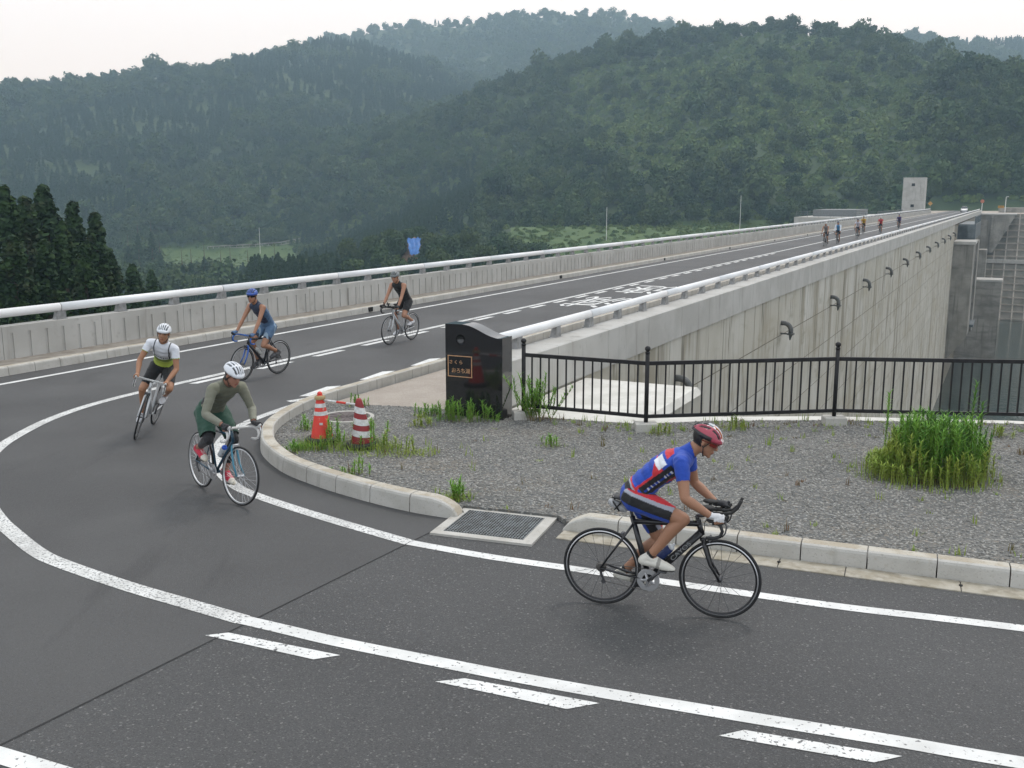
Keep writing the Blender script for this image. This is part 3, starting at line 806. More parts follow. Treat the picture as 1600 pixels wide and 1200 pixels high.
# ================================================================== DAM
dam = empty('dam')
tag(dam, 'long grey concrete dam wall carrying the road towards the hill', 'dam')
prof = [(-18.55, -0.09), (-7.2085, -0.09), (-7.2085, -34), (-4.0, -48), (-60, -48), (-18.55, -2)]
v, f = [], []
for u in (12.95, 262):
    v += [DM(u, a, b) for a, b in prof]
K = len(prof)
f = [tuple(range(K)), tuple(reversed(range(K, 2 * K)))] + [(i, K + i, K + (i + 1) % K, (i + 1) % K) for i in range(K)]
MB().add(v, f).build('dam_body', M['joint'], dam)
pw, ph = 2.5, 1.5
pm = MB().box((0, 0, 0), (pw - 0.035, 0.14, ph - 0.04)).mesh('face_panel', M['conc_dam'])
rest = MB()
pmtx = Matrix.Rotation(DROT, 4, 'Z')
cells = []
for r_ in range(0, 17):
    for c_ in range(0, 54):
        u = 14.2 + c_ * pw; z = -1.4 + 0.75 - r_ * ph
        cells.append((math.hypot(u, z * 1.5), u, z, r_))
cells.sort()
rp = random.Random(3)
for i, (d_, u, z, r_) in enumerate(cells):
    dv = rp.uniform(-0.003, 0.004)
    if i < 296:
        link('face_panel', pm, dam, DM(u, -7.27 + dv, z), (0, 0, DROT))
    else:
        rest.box(DM(u, -7.27 + dv, z), (pw - 0.035, 0.14, ph - 0.04), DROT)
rs = rest.build('far_face_panels', M['conc_dam'], dam); rs['kind'] = 'stuff'
# parapet on the reservoir side, in 2.5 m lengths
pr = empty('reservoir_parapet', DM(13.6, -7.6, 0)); tag(pr, 'smooth weathered concrete parapet on the reservoir side of the dam', 'parapet'); pr.location = (0, 0, 0)
ppm = MB()
pp = [(0.0, 0.06), (0.0, 0.80), (0.03, 0.82), (0.55, 0.82), (0.58, 0.79), (0.58, 0.0), (0.85, 0.0), (0.85, -0.06), (0.30, -0.06), (0.10, 0.055)]
v = [(x, a, b) for x in (-1.244, 1.244) for a, b in pp]; K = len(pp)
ppm.add(v, [tuple(range(K)), tuple(reversed(range(K, 2 * K)))] + [(i, i + K, (i + 1) % K + K, (i + 1) % K) for i in range(K)])
ppm = ppm.mesh('parapet_panel', M['conc'])
for k in range(98):
    link('parapet_panel', ppm, pr, DM(14.95 + 2.5 * k, -7.15, 0), (0, 0, DROT))
# parapet on the valley side: panels with upright slots
pv = empty('valley_parapet'); tag(pv, 'concrete parapet with upright slots on the valley side of the dam', 'parapet')
vm = MB()
hw, th = 1.244, 0.30
vm.box((0, 0.16, 0.37), (2 * hw, 0.28, 0.94))
vm.box((0, 0.01, 0.77), (2 * hw, 0.02, 0.14)); vm.box((0, 0.01, 0.03), (2 * hw, 0.02, 0.26))
pitch = 2 * hw / 6; slot = 0.075
xs_ = [-hw] + [(-hw + pitch * (k + 0.5) + s * slot / 2) for k in range(6) for s in (-1, 1)] + [hw]
for a, b in zip(xs_[0::2], xs_[1::2]): vm.box(((a + b) / 2, 0.01, 0.43), (b - a, 0.02, 0.54))
vm = vm.mesh('slotted_panel', M['conc'])
for k in range(106):
    link('slotted_panel', vm, pv, DM(-2.9 + 2.55 * k * (2.5 / 2.55) - 0.0, -18.25, 0), (0, 0, DROT))
# hand rails on both parapets
def rail(name, v_, u0, u1, label, ref, rr=0.092, zc=1.10):
    rt = empty(name); tag(rt, label, 'rail')
    tm = MB().tube([(0.01, 0, 0), (4.985, 0, 0)], rr, n=20, flat=(1.0, 0.85)).mesh('rail_tube', M['alu'], True)
    tm.polygons.foreach_set('use_smooth', [len(p.vertices) == 4 for p in tm.polygons])
    sm = MB().tube([(-0.09, 0, 0), (0.09, 0, 0)], rr * 0.9, n=12, flat=(1.0, 0.85)).mesh('rail_sleeve', M['post_grey'])
    pm_ = MB()
    pm_.add([(-0.14, -0.05, -0.28), (0.12, -0.05, -0.28), (0.12, 0.07, -0.28), (-0.14, 0.07, -0.28), (-0.075, -0.045, -0.02), (0.11, -0.045, -0.02), (0.11, 0.045, -0.02), (-0.075, 0.045, -0.02)],
            [(0, 3, 2, 1), (4, 5, 6, 7), (0, 1, 5, 4), (1, 2, 6, 5), (2, 3, 7, 6), (3, 0, 4, 7)])
    pm_.box((0, 0.01, -0.275), (0.26, 0.18, 0.02))
    pm_ = pm_.mesh('rail_post', M['post_grey'])
    cap = MB().box((0.02, -0.055, -0.15), (0.085, 0.012, 0.25)).mesh('post_face', M['alu'])
    u = ref
    while u - 5 >= u0: u -= 5
    first = True
    while u < u1:
        link('rail_tube', tm, rt, DM(u, v_, zc), (0, 0, DROT)); link('rail_sleeve', sm, rt, DM(u, v_, zc), (0, 0, DROT)); u += 5
    zb = 1.125 if rr > 0.09 else 1.09
    u = ref
    while u - 5 / 3 >= u0: u -= 5 / 3
    while u < u1:
        p = link('rail_post', pm_, rt, DM(u, v_, zb), (0, 0, DROT)); u += 5 / 3
    return rt
rail('valley_hand_rail', -18.41, -4, 255, 'silver tubular hand rail on the slotted valley parapet', 14.9)
rail('reservoir_hand_rail', -7.66, 13.6, 255, 'silver tubular hand rail on the smooth reservoir parapet', 13.9, 0.082, 1.085)
# gooseneck vent pipes on the face
gp = []
for k in range(9):
    a = R(90 - 90 * k / 8)
    gp.append((0.0, -(0.30 * math.cos(a)) - 0.12, -0.30 + 0.30 * math.sin(a)))
gp = [(0, 0.1, 0)] + gp + [(0, -0.42, -0.42)]
gm = MB().tube(gp, [0.10] * len(gp), n=12).mesh('vent_pipe', M['pipe'], True)
tip = MB().tube([(0, -0.42, -0.42), (0, -0.40, -0.70)], [0.10, 0.02], n=12).mesh('pipe_lip', M['pipe'])
brk = MB().box((0, -0.25, -0.44), (0.05, 0.60, 0.06)).box((0, -0.42, -0.44), (0.28, 0.26, 0.07)).mesh('pipe_bracket', M['pipe'])
for k in range(12):
    u = 23.5 if k == 0 else 25.2 + 10.75 * k
    p = link('vent_pipe', gm, dam, DM(u, -7.2, -0.95), (0, 0, DROT), (0.86, 0.86, 0.86)); link('pipe_lip', tip, p); link('pipe_bracket', brk, p)
# ------------------------------------------------------------------ intake tower and gates at the far end
it = empty('intake_tower', DM(154, -6.2, -20)); tag(it, 'tall stained concrete intake column against the far end of the dam face', 'intake tower'); it.rotation_euler = (0, 0, DROT)
def it_box(nm, u0, u1, v0, v1, z0, z1, m, parent, o=(154, -6.2, -20)):
    return MB().box(((u0 + u1) / 2 - o[0], -((v0 + v1) / 2 - o[1]), (z0 + z1) / 2 - o[2]), (u1 - u0, v1 - v0, z1 - z0)).build(nm, m, parent)
it_box('column', 148, 155, -7.3, -4.7, -15.0, -2.6, M['conc_old'], it)
it_box('column', 162, 168, -7.3, -4.6, -16.0, -2.6, M['conc_old'], it)
MB().add([(148 - 154, 1.1, 5), (155 - 154, 1.1, 5), (155 - 154, -1.5, 5), (148 - 154, -1.5, 5), (148 - 154, 1.1, 1.6), (155 - 154, 1.1, 1.6), (155 - 154, 0.9, 1.6), (148 - 154, 0.9, 1.6)],
         [(0, 3, 2, 1), (4, 5, 6, 7), (0, 1, 5, 4), (1, 2, 6, 5), (2, 3, 7, 6), (3, 0, 4, 7)]).build('corbel', M['conc_old'], it)
it_box('cap', 147.6, 155.4, -7.3, -4.5, -2.6, -2.2, M['conc'], it)
ga = empty('gate_machinery', DM(158, -6, -10)); tag(ga, 'blue grey steel gate frames beside the intake column', 'gate'); ga.rotation_euler = (0, 0, DROT)
o_ = (158, -6, -10)
it_box('gate_leaf', 156, 161, -7.2, -5.9, -14, -0.4, M['blue_steel'], ga, o_)
it_box('gate_housing', 156, 178, -7.1, -4.9, -2.2, -0.1, M['blue_steel'], ga, o_)
for k in range(9): it_box('gate_beam', 155.8, 161.2, -5.9, -5.2, -13.6 + 1.45 * k, -13.0 + 1.45 * k, M['blue_steel'], ga, o_)
for k in range(6): it_box('railing_post', 156 + k * 4.2, 156.15 + k * 4.2, -5.1, -4.95, -0.1, 0.9, M['blue_steel'], ga, o_)
it_box('railing_bar', 156, 177, -5.08, -4.98, 0.9, 1.0, M['blue_steel'], ga, o_)
it_box('platform', 155.6, 162, -5.9, -4.2, -14.6, -14.2, M['blue_steel'], ga, o_)

# ================================================================== FAR BANK, RESERVOIR
wm = bpy.data.materials.new('reservoir_water'); wm.use_nodes = True
b_ = wm.node_tree.nodes['Principled BSDF']
b_.inputs['Base Color'].default_value = (0.035, 0.05, 0.045, 1); b_.inputs['Roughness'].default_value = 0.10; b_.inputs['Specular IOR Level'].default_value = 0.5
nz_ = wm.node_tree.nodes.new('ShaderNodeTexNoise'); nz_.inputs['Scale'].default_value = 0.9; nz_.inputs['Detail'].default_value = 4
gg_ = wm.node_tree.nodes.new('ShaderNodeNewGeometry'); bb_ = wm.node_tree.nodes.new('ShaderNodeBump'); bb_.inputs['Strength'].default_value = 0.25; bb_.inputs['Distance'].default_value = 0.12
wm.node_tree.links.new(gg_.outputs['Position'], nz_.inputs['Vector']); wm.node_tree.links.new(nz_.outputs[0], bb_.inputs['Height']); wm.node_tree.links.new(bb_.outputs[0], b_.inputs['Normal'])
sheet('reservoir_water', [DM(-20, -7.5), DM(-20, 200), DM(262, 200), DM(262, -7.5)], -22.0, wm)
sheet('far_plaza', [DM(261.9, -24), DM(261.9, 60), DM(345, 80), DM(345, -24)], -0.03, M['paving'])
fb = empty('lattice_slope', DM(248, 0, -11)); fb.rotation_euler = (0, 0, DROT)
tag(fb, 'far bank slope held by a grey concrete lattice above the water', 'retaining slope')
# local frame: x along crest (away), y towards the valley (-v)
a_sl = math.atan2(22.0, 26.0)
def on_slope(t, v_, lift=0.0):                      # t = 0 at the water, 1 at the top
    return Vector((-14 + 28 * t - lift * math.sin(a_sl), -v_, -13 + 24.0 * t + lift * math.cos(a_sl)))
MB().add([on_slope(0, -6.8), on_slope(0, 60), on_slope(1, 60), on_slope(1, -6.8)], [(0, 1, 2, 3)]).build('slope_face', M['cell'], fb)
def beam(nm, a, b, w, m):
    a, b = Vector(a), Vector(b); d = b - a
    q = d.to_track_quat('X', 'Z').to_matrix().to_4x4()
    return MB().box((a + b) / 2, (d.length, w, w), mtx=q).build(nm, m, fb)
for k in range(17):
    t_ = 0.03 + k * 0.058
    beam('lattice_beam', on_slope(t_, -6.5, 0.1), on_slope(t_, 45, 0.1), 0.30, M['lattice'])
for k in range(22):
    v_ = -6.0 + k * 2.3
    beam('lattice_beam', on_slope(0.0, v_, 0.102), on_slope(1.0, v_, 0.102), 0.26, M['lattice'])
beam('berm', on_slope(0.56, -6.5, 0.35), on_slope(0.56, 45, 0.35), 0.8, M['conc'])
fw = empty('far_wall', DM(254, -5.5, -4)); fw.rotation_euler = (0, 0, DROT)
tag(fw, 'plain grey concrete retaining wall at the far end of the dam', 'wall')
MB().add([(-3, 1.9, -4.5), (-3, -1.4, -4.5), (-3, -5.5, 3.9), (-3, 1.9, 3.9), (8, 1.9, -4.5), (8, -1.4, -4.5), (8, -5.5, 3.9), (8, 1.9, 3.9)],
         [(0, 3, 2, 1), (4, 5, 6, 7), (0, 1, 5, 4), (1, 2, 6, 5), (2, 3, 7, 6), (3, 0, 4, 7)]).build('wall', M['conc_old'], fw)
MB().box((2.5, -1.8, 4.05), (11.4, 7.8, 0.3)).build('coping', M['conc'], fw)
MB().box((-3.2, -0.9, -0.3), (0.35, 0.5, 8.2)).build('buttress', M['conc_old'], fw)
pb = empty('pier_block', DM(178, -4.2, -23)); pb.rotation_euler = (0, 0, DROT)
tag(pb, 'stained concrete block standing in the water beyond the intake', 'concrete block')
MB().box((0, 0, 6.9), (5, 6.1, 13.2)).build('block', M['conc_old'], pb)
MB().box((0, 0, 13.65), (5.2, 6.3, 0.3)).build('cap', M['conc'], pb)
wb = empty('wing_wall', DM(222, -5.8, -16)); wb.rotation_euler = (0, 0, DROT)
tag(wb, 'stepped grey concrete wing wall between the gates and the lattice slope', 'wall')
MB().box((0, 0, 3), (6, 2.4, 13)).build('wall', M['conc_old'], wb)
MB().box((0, -1.9, -2.0), (6, 1.6, 8)).build('step', M['conc_old'], wb)
# upper wall along the far road
uw = empty('roadside_wall', DM(290, 10, 0)); uw.rotation_euler = (0, 0, DROT); tag(uw, 'low concrete wall along the road at the far right', 'wall')
MB().box((0, -12, 0.55), (0.4, 52, 1.2)).build('wall', M['conc_old'], uw)
MB().box((0, -12, 1.22), (0.5, 52.2, 0.14)).build('coping', M['conc'], uw)

# ------------------------------------------------------------------ lift tower on the crest
tw = empty('lift_tower', DM(250, -21.3, -3)); tw.rotation_euler = (0, 0, DROT); tag(tw, 'pale square concrete tower with two small windows beside the far dam road', 'tower')
MB().box((0, 0, 3.0), (4.7, 4.7, 6.0), bev=0.0).build('lower_wall', M['conc'], tw)
MB().box((0, 0, 8.58), (4.7, 4.7, 5.1)).build('upper_wall', M['conc'], tw)
MB().box((0, 0, 6.015), (4.6, 4.6, 0.03)).build('joint', M['joint'], tw)
MB().box((0, 0, 11.18), (4.8, 4.8, 0.1)).build('roof', M['conc'], tw)
for z, sy in ((9.6, 0.15), (4.9, 0.1)):
    w_ = MB().box((-2.38, sy, z), (0.06, 0.72, 0.62)).build('window', M['dark'], tw)
    MB().box((-2.42, sy, z - 0.36), (0.1, 0.9, 0.1)).build('sill', M['conc'], w_)
te = empty('terrace', DM(214, -29.5, 0)); te.rotation_euler = (0, 0, DROT); tag(te, 'grey railed concrete terrace left of the far dam road', 'terrace')
MB().box((0, 0, -2.0), (44, 15, 4.2)).build('deck', M['conc'], te)
for k in range(23):
    MB().box((-22 + 2 * k, -7.2, 0.65), (0.08, 0.08, 1.1)).build('railing_post', M['galv'], te)
for k in range(8):
    MB().box((-21.9, -7.2 + 2.05 * k, 0.65), (0.08, 0.08, 1.1)).build('railing_post', M['galv'], te)
for z in (0.45, 0.8, 1.15):
    MB().box((0, -7.2, z), (44, 0.06, 0.07)).build('railing_bar', M['galv'], te)
    MB().box((-21.9, 0, z), (0.06, 14.4, 0.07)).build('railing_bar', M['galv'], te)
MB().box((-6, 1.5, 0.75), (16, 8, 1.3)).build('low_roof', M['galv'], te)
# poles and signs
def pole(name, x, y, z0, h, label, arm=0.0, m='post_grey', cat='pole', r=0.09):
    e = empty(name, (x, y, z0)); tag(e, label, cat)
    MB().tube([(0, 0, 0), (0, 0, h)], [r, r * 0.7], n=8).build('shaft', M[m], e)
    if arm:
        MB().tube([(0, 0, h - 0.15), (arm * 0.5, 0, h + 0.1), (arm, 0, h + 0.1)], [0.05, 0.04, 0.04], n=6).build('arm', M[m], e)
        MB().box((arm, 0, h + 0.08), (0.5, 0.22, 0.12)).build('lamp_head', M[m], e)
    return e
x, y = DM(268, -24.2); pole('lamp_post', x, y, -0.5, 7.4, 'slim lamp post just right of the concrete tower', 0.8, 'alu', 'lamp post')
x, y = DM(288, -2.6); pole('lamp_post', x, y, 0, 3.9, 'slim lamp post at the far right above the retaining wall', 0.35, 'alu', 'lamp post')
x, y, _ = polar(1157, 330, 318); pole('utility_pole', x, y, -10, 14.5, 'thin grey pole on the grass bank left of the terrace', 0, 'alu')
x, y, _ = polar(948, 340, 312); pole('utility_pole', x, y, -10, 11.0, 'thin grey pole on the grass bank behind the middle of the hand rail', 0, 'alu')
x, y, _ = polar(406, 380, 520); pole('utility_pole', x, y, -28, 17.5, 'thin pole beside the road in the left valley', 0, 'alu', r=0.14)
x, y, _ = polar(762, 350, 420); pole('utility_pole', x, y, -20, 16, 'thin pole among the trees right of the blue tarp', 0, 'alu')
sgn = empty('warning_sign', (*DM(300, -21.3), 0)); sgn.rotation_euler = (0, 0, DROT); tag(sgn, 'small yellow diamond road sign right of the tower', 'sign')
M['sign_y'] = mat('sign_yellow', (0.38, 0.20, 0.03), None, 0.5)
MB().tube([(0, 0, 0), (0, 0, 2.2)], 0.05, n=6).build('post', M['post_grey'], sgn)
MB().box((-0.08, 0, 2.2), (0.04, 0.9, 0.9), mtx=Matrix.Rotation(R(45), 4, 'X')).build('plate', M['sign_y'], sgn)
sg2 = empty('direction_board', (*DM(272, -3.4), 0)); sg2.rotation_euler = (0, 0, DROT); tag(sg2, 'low yellow sign board on two posts at the far right', 'sign')
for yy in (-0.5, 0.5): MB().tube([(0, yy, 0), (0, yy, 1.4)], 0.05, n=6).build('post', M['post_grey'], sg2)
MB().box((-0.08, 0, 1.55), (0.05, 1.35, 0.55)).build('plate', M['sign_y'], sg2)
MB().box((-0.12, -0.1, 1.55), (0.02, 0.8, 0.1)).build('arrow_mark', M['dark'], sg2)
mr = empty('road_mirror', (*DM(258, -7.2), 0)); mr.rotation_euler = (0, 0, DROT); tag(mr, 'orange rimmed road mirror on a post at the far end of the hand rail', 'mirror')
M['orange'] = mat('mirror_orange', (0.36, 0.12, 0.06), None, 0.5)
MB().tube([(0, 0, 0), (0, 0, 2.9)], 0.06, n=8).build('post', M['alu'], mr)
MB().lathe([(0.0, 0), (0.42, 0.0), (0.42, 0.08), (0.0, 0.12)], 16, Matrix.Translation((-0.1, 0, 2.9)) @ Matrix.Rotation(R(-90), 4, 'Y'), False).build('mirror', M['orange'], mr)

# ------------------------------------------------------------------ parked car at the far end of the road
car = empty('car', (*DM(292, -12.3), 0.0)); car.rotation_euler = (0, 0, DROT + math.pi); tag(car, 'small white car at the far end of the dam road', 'car')
M['car_w'] = mat('car_white', (0.72, 0.73, 0.74), None, 0.25, coat=0.5)
M['glass_d'] = mat('car_glass', (0.02, 0.025, 0.03), None, 0.05)
def loft(secs):
    v, f = [], []
    for (x, w0, z0, w1, z1) in secs:
        v += [(x, -w0, z0), (x, -w1, z1), (x, w1, z1), (x, w0, z0)]
    for i in range(len(secs) - 1):
        for k in range(4): f.append((i * 4 + k, i * 4 + (k + 1) % 4, i * 4 + 4 + (k + 1) % 4, i * 4 + 4 + k))
    f += [(3, 2, 1, 0), tuple(range(len(v) - 4, len(v)))]
    return MB().add(v, f)
loft([(-1.85, 0.74, 0.28, 0.74, 0.92), (-1.7, 0.8, 0.24, 0.8, 0.98), (0.7, 0.82, 0.22, 0.82, 0.96), (1.5, 0.80, 0.24, 0.78, 0.84), (1.85, 0.70, 0.30, 0.68, 0.66)]).build('body', M['car_w'], car)
loft([(-1.7, 0.74, 0.97, 0.60, 1.02), (-1.4, 0.76, 0.97, 0.58, 1.46), (0.1, 0.76, 0.96, 0.58, 1.50), (0.95, 0.74, 0.93, 0.66, 0.97)]).build('windows', M['glass_d'], car)
MB().box((-0.62, 0, 1.50), (1.5, 1.12, 0.05), bev=0.02).build('roof', M['car_w'], car)
for x in (-1.2, 1.2):
    for y in (-0.76, 0.76):
        w_ = MB().lathe([(0.2, -0.1), (0.31, -0.09), (0.31, 0.09), (0.2, 0.1)], 16, Matrix.Translation((x, y, 0.31)) @ Matrix.Rotation(R(90), 4, 'X')).build('wheel', M['rubber'], car)
for y in (-0.55, 0.55): MB().box((1.80, y, 0.62), (0.14, 0.28, 0.12)).build('headlight', M['glass_d'], car)

# ------------------------------------------------------------------ grass terraces, field and tarp on the valley side
def draped(name, az0, az1, d0, d1, lift, m, nx=30, ny=8):
    v, f = [], []
    for j in range(ny + 1):
        for i in range(nx + 1):
            a = R(az0 + (az1 - az0) * i / nx); d = d0 + (d1 - d0) * j / ny
            x, y = math.sin(a) * d, math.cos(a) * d
            v.append((x, y, float(ground(x, y)[0]) + lift))
    for j in range(ny):
        for i in range(nx): f.append((j * (nx + 1) + i, j * (nx + 1) + i + 1, (j + 1) * (nx + 1) + i + 1, (j + 1) * (nx + 1) + i))
    return tag(MB().add(v, f).build(name, m, None, True), kind='structure')
draped('field', -20.5, -12, 400, 535, 0.25, M['field'])
xb, yb = sector(402, 530, 3.0, -20, -11)
scatter('field_crop', C_SHRUB, np.stack([xb, yb, ground(xb, yb) - 0.3], 1), 0.25 + 0.3 * rng.rand(len(xb)), rng.rand(len(xb)) * 6.28, 'low green crop covering the left valley field', 'crop')
draped('grass_bank', -0.5, 20, 258, 346, 0.3, M['field'], 40, 16)
xb, yb = sector(259, 345, 2.5, -0.4, 19.6)
zb_ = ground(xb, yb); kb_ = (xb * CA - yb * SA) < -26
scatter('tall_grass', C_SHRUB, np.stack([xb, yb, zb_ - 0.1], 1)[kb_], 0.25 + 0.5 * rng.rand(kb_.sum()), rng.rand(kb_.sum()) * 6.28, 'bright green tall grass on the bank behind the valley hand rail', 'grass')
# low wall and guard rail of the valley road behind the field
vr = empty('valley_guard_rail', (0, 0, 0)); tag(vr, 'pale guard rail along the road behind the left field', 'guard rail')
pth = [polar(px, 396, d)[:2] for px, d in ((325, 526), (360, 527), (400, 528), (440, 530), (470, 534))]
def hz_(x, y): return float(ground(x, y)[0])
pz = [hz_(*p) for p in pth]
MB().tube([(p[0], p[1], z + 1.5) for p, z in zip(pth, pz)], 0.28, n=6).build('rail_beam', M['conc_old'], vr)
MB().tube([(p[0], p[1], z - 0.1) for p, z in zip(pth, pz)], 0.6, n=4).build('road_edge', M['conc_old'], vr)
for a, b, za, zb2 in zip(pth, pth[1:], pz, pz[1:]):
    for k in range(4):
        q = (a[0] + (b[0] - a[0]) * k / 4, a[1] + (b[1] - a[1]) * k / 4); z = za + (zb2 - za) * k / 4
        MB().tube([(q[0], q[1], z), (q[0], q[1], z + 1.5)], 0.12, n=6).build('rail_post', M['conc'], vr)
# soil cut with a blue tarp
tx, ty, _ = polar(647, 375, 262)
sc = empty('soil_cut', (tx, ty, -22)); tag(sc, 'bare brown soil cut among the trees below the blue tarp', 'soil bank')
face = math.atan2(-ty, -tx)
sc.rotation_euler = (0, 0, face + math.pi / 2)            # local -Y faces the camera
v = []; f = []
rs_ = random.Random(9)
for j in range(7):
    for i in range(7):
        v.append(((i - 3) * 1.5 + rs_.uniform(-.25, .25), -5 + 8 * (j / 6) + rs_.uniform(-.3, .3), 16.0 * (j / 6) - 1.5 * abs(i - 3) ** 1.5 + rs_.uniform(-.3, .3)))
for j in range(6):
    for i in range(6): f.append((j * 7 + i, j * 7 + i + 1, j * 7 + i + 8, j * 7 + i + 7))
MB().add(v, f).build('soil', M['soil'], sc, True)
tp = empty('tarp', (tx, ty, -22)); tp.rotation_euler = sc.rotation_euler; tag(tp, 'bright blue tarp spread over a soil cut in the woods', 'tarp')
v, f = [], []
for j in range(9):
    for i in range(9):
        q = j / 8
        v.append(((i - 4) * (0.30 + 0.14 * q) + 0.15 * math.sin(j * 1.7), -1.9 + 4.2 * q - 0.5 + 0.18 * math.sin(i * 1.9 + j), 11.4 + 4.0 * q + 0.2 * math.sin(i * 2.3) + 0.15 * rs_.uniform(-1, 1)))
for j in range(8):
    for i in range(8): f.append((j * 9 + i, j * 9 + i + 1, j * 9 + i + 10, j * 9 + i + 9))
MB().add(v, f).build('sheet', M['tarp'], tp, True)

# ------------------------------------------------------------------ individual trees
def cedar_mesh(seed, h=20.0, r=3.5):
    rng = np.random.RandomState(seed)
    C, Nn = [], []
    nt = 560
    for i in range(nt):
        t = (i + rng.rand()) / nt
        z = h * (0.10 + 0.90 * t ** 0.92)
        tt = (z / h - 0.10) / 0.90
        a_ = rng.rand() * 6.283
        rad = r * (1 - tt) ** 0.78 * (0.50 + 0.55 * rng.rand()) * (0.84 + 0.20 * math.sin(z * 1.7 + seed)) * (0.85 + 0.30 * math.sin(2 * a_ + seed + z * 0.45) * math.sin(3 * a_ - seed + z * 0.8)) + 0.05
        a = a_
        c = np.array([math.cos(a) * rad, math.sin(a) * rad, z])
        s = 0.22 + 0.30 * (1 - tt)
        m = 20
        d = rng.normal(0, 1, (m, 3)); d /= np.linalg.norm(d, axis=1, keepdims=True)
        C.append(c + d * s * np.array([0.8, 0.8, 1.1]) * (0.5 + 0.6 * rng.rand(m, 1))); Nn.append(d + np.array([0, 0, 0.3]))
    return quad_mesh('crown', cards(np.concatenate(C), np.concatenate(Nn), 0.11, rng, 0.5), M['cedar'])
cm = [cedar_mesh(i + 1, 20.0, (3.5, 3.0, 3.9, 3.2, 3.6)[i]) for i in range(5)]
trunk = MB().tube([(0, 0, -1), (0, 0, 8), (0.1, 0, 19)], [0.34, 0.24, 0.04], n=8).mesh('trunk', M['bark'])
def solid_tree(name, x, y, ztop, crown, label, group, h0=20.0, widen=1.0, rz=0.0, tr=None, base=None):
    zb = hz_(x, y) if base is None else base
    s = (ztop - zb) / h0
    e = empty(name, (x, y, zb)); e.rotation_euler = (0, 0, rz); e.scale = (s * widen, s * widen, s); tag(e, label, 'tree', group)
    link('trunk', tr or trunk, e); link('crown', crown, e)
    return e
ced = [(5, 296, 66, 'dark cedar cut by the left edge of the picture', 1.0), (66, 294, 76, 'tallest dark cedar of the left grove', 1.12), (38, 312, 72, 'dark cedar just left of the tallest one in the grove', 1.0),
       (113, 320, 80, 'dark cedar just right of the tallest one in the grove', 1.0), (148, 336, 73, 'rightmost tall dark cedar of the left grove', 0.95), (95, 350, 66, 'shorter dark cedar in front of the grove', 0.9),
       (170, 392, 80, 'low cedar at the right foot of the grove', 0.95), (20, 372, 58, 'low dark cedar at the front left of the grove', 1.0), (132, 385, 62, 'low dark cedar in the middle front of the grove', 1.0), (68, 378, 60, 'low dark cedar below the tallest one', 1.0),
       (206, 416, 98, 'lone small cedar right of the grove behind the hand rail', 0.95), (236, 424, 120, 'pale small cedar farthest right behind the hand rail', 1.0), (-40, 300, 70, 'cedar left of the grove outside the frame', 1.0)]
for i, (px, py, d, lab, wd_) in enumerate(ced[:-1]):
    x, y, z = polar(px, py, d)
    solid_tree('cedar_tree', x, y, z, cm[i % 5], lab, 'cedars behind the valley parapet', widen=wd_ * 1.2, rz=i * 1.3)
# rounded trees below the dam, seen over the hand rail
bc = [quad_mesh('crown', broad_crown(70 + i, 4.6, 11.0, 2600, 0.26), M['leaf_broad']) for i in range(3)]
btr = MB().tube([(0, 0, -1), (0, 0, 4), (0.2, 0, 9)], [0.28, 0.2, 0.06], n=8).mesh('trunk', M['bark'])
spots = [(452, 408, 300), (480, 398, 285), (512, 388, 290), (545, 372, 280), (578, 360, 275), (606, 352, 272), (592, 382, 250), (560, 398, 248), (622, 398, 232), (672, 372, 250), (700, 362, 262), (728, 356, 270), (690, 388, 238), (720, 384, 240), (752, 376, 250), (778, 366, 262), (806, 372, 262),
         (650, 347, 290), (838, 372, 280), (622, 358, 266), (676, 356, 266), (664, 392, 248), (640, 352, 276)]
ORD = 'first second third fourth fifth sixth seventh eighth ninth tenth eleventh twelfth thirteenth fourteenth fifteenth sixteenth seventeenth eighteenth nineteenth twentieth twenty-first twenty-second twenty-third twenty-fourth twenty-fifth twenty-sixth'.split()
spots.sort()
for i, (px, py, d) in enumerate(spots):
    x, y, z = polar(px, py, d)
    solid_tree('broadleaf_tree', x, y, z, bc[i % 3], '%s from the left of the rounded green trees just above the valley hand rail' % ORD[i], 'rounded trees below the dam', 11.0, 1.0, i * 0.9, btr, base=z - random.uniform(10, 14))
cc = [quad_mesh('crown', conifer_crown(80 + i, 2.6, 14.0, 1500, 0.22), M['leaf_conif']) for i in range(2)]
for i, (px, py, d) in enumerate(sorted([(285, 414, 330), (299, 411, 335), (319, 402, 340), (345, 414, 330), (360, 408, 345), (388, 412, 340), (430, 404, 350), (215, 365, 420), (236, 362, 430), (200, 385, 400), (250, 395, 380)])):
    x, y, z = polar(px, py, d)
    solid_tree('conifer_tree', x, y, z, cc[i % 2], '%s from the left of the pointed conifers in the left valley behind the hand rail' % ORD[i], 'conifers in the left valley', 14.0, 1.15, i, trunk, base=z - 13)

# ================================================================== FENCE
fe = empty('fence', (0, 0, 0)); tag(fe, 'black metal railing with ball topped posts around the gravel corner', 'fence')
FP = [(0.18, 15.12), (1.97, 14.30), (4.87, 14.72), (8.05, 14.40), (11.2, 14.0)]
pmh = MB().tube([(0, 0, 0), (0, 0, 1.10)], 0.032, n=12).mesh('post', M['black_paint'], True)
knob = MB().ellip((0, 0, 1.165), (0.042, 0.042, 0.042), n=14, m=10).lathe([(0.034, 1.09), (0.036, 1.12), (0.018, 1.13)], 12).mesh('post_ball', M['black_paint'], True)
foot = MB().box((0, 0, 0), (0.33, 0.24, 0.14), bev=0.012).mesh('concrete_foot', M['kerb'])
for i, p in enumerate(FP):
    q = link('post', pmh, fe, (p[0], p[1], 0.10)); link('post_ball', knob, q)
    link('concrete_foot', foot, fe, (p[0], p[1] - 0.02, 0.105), (0, 0, 0.15 - 0.1 * i))
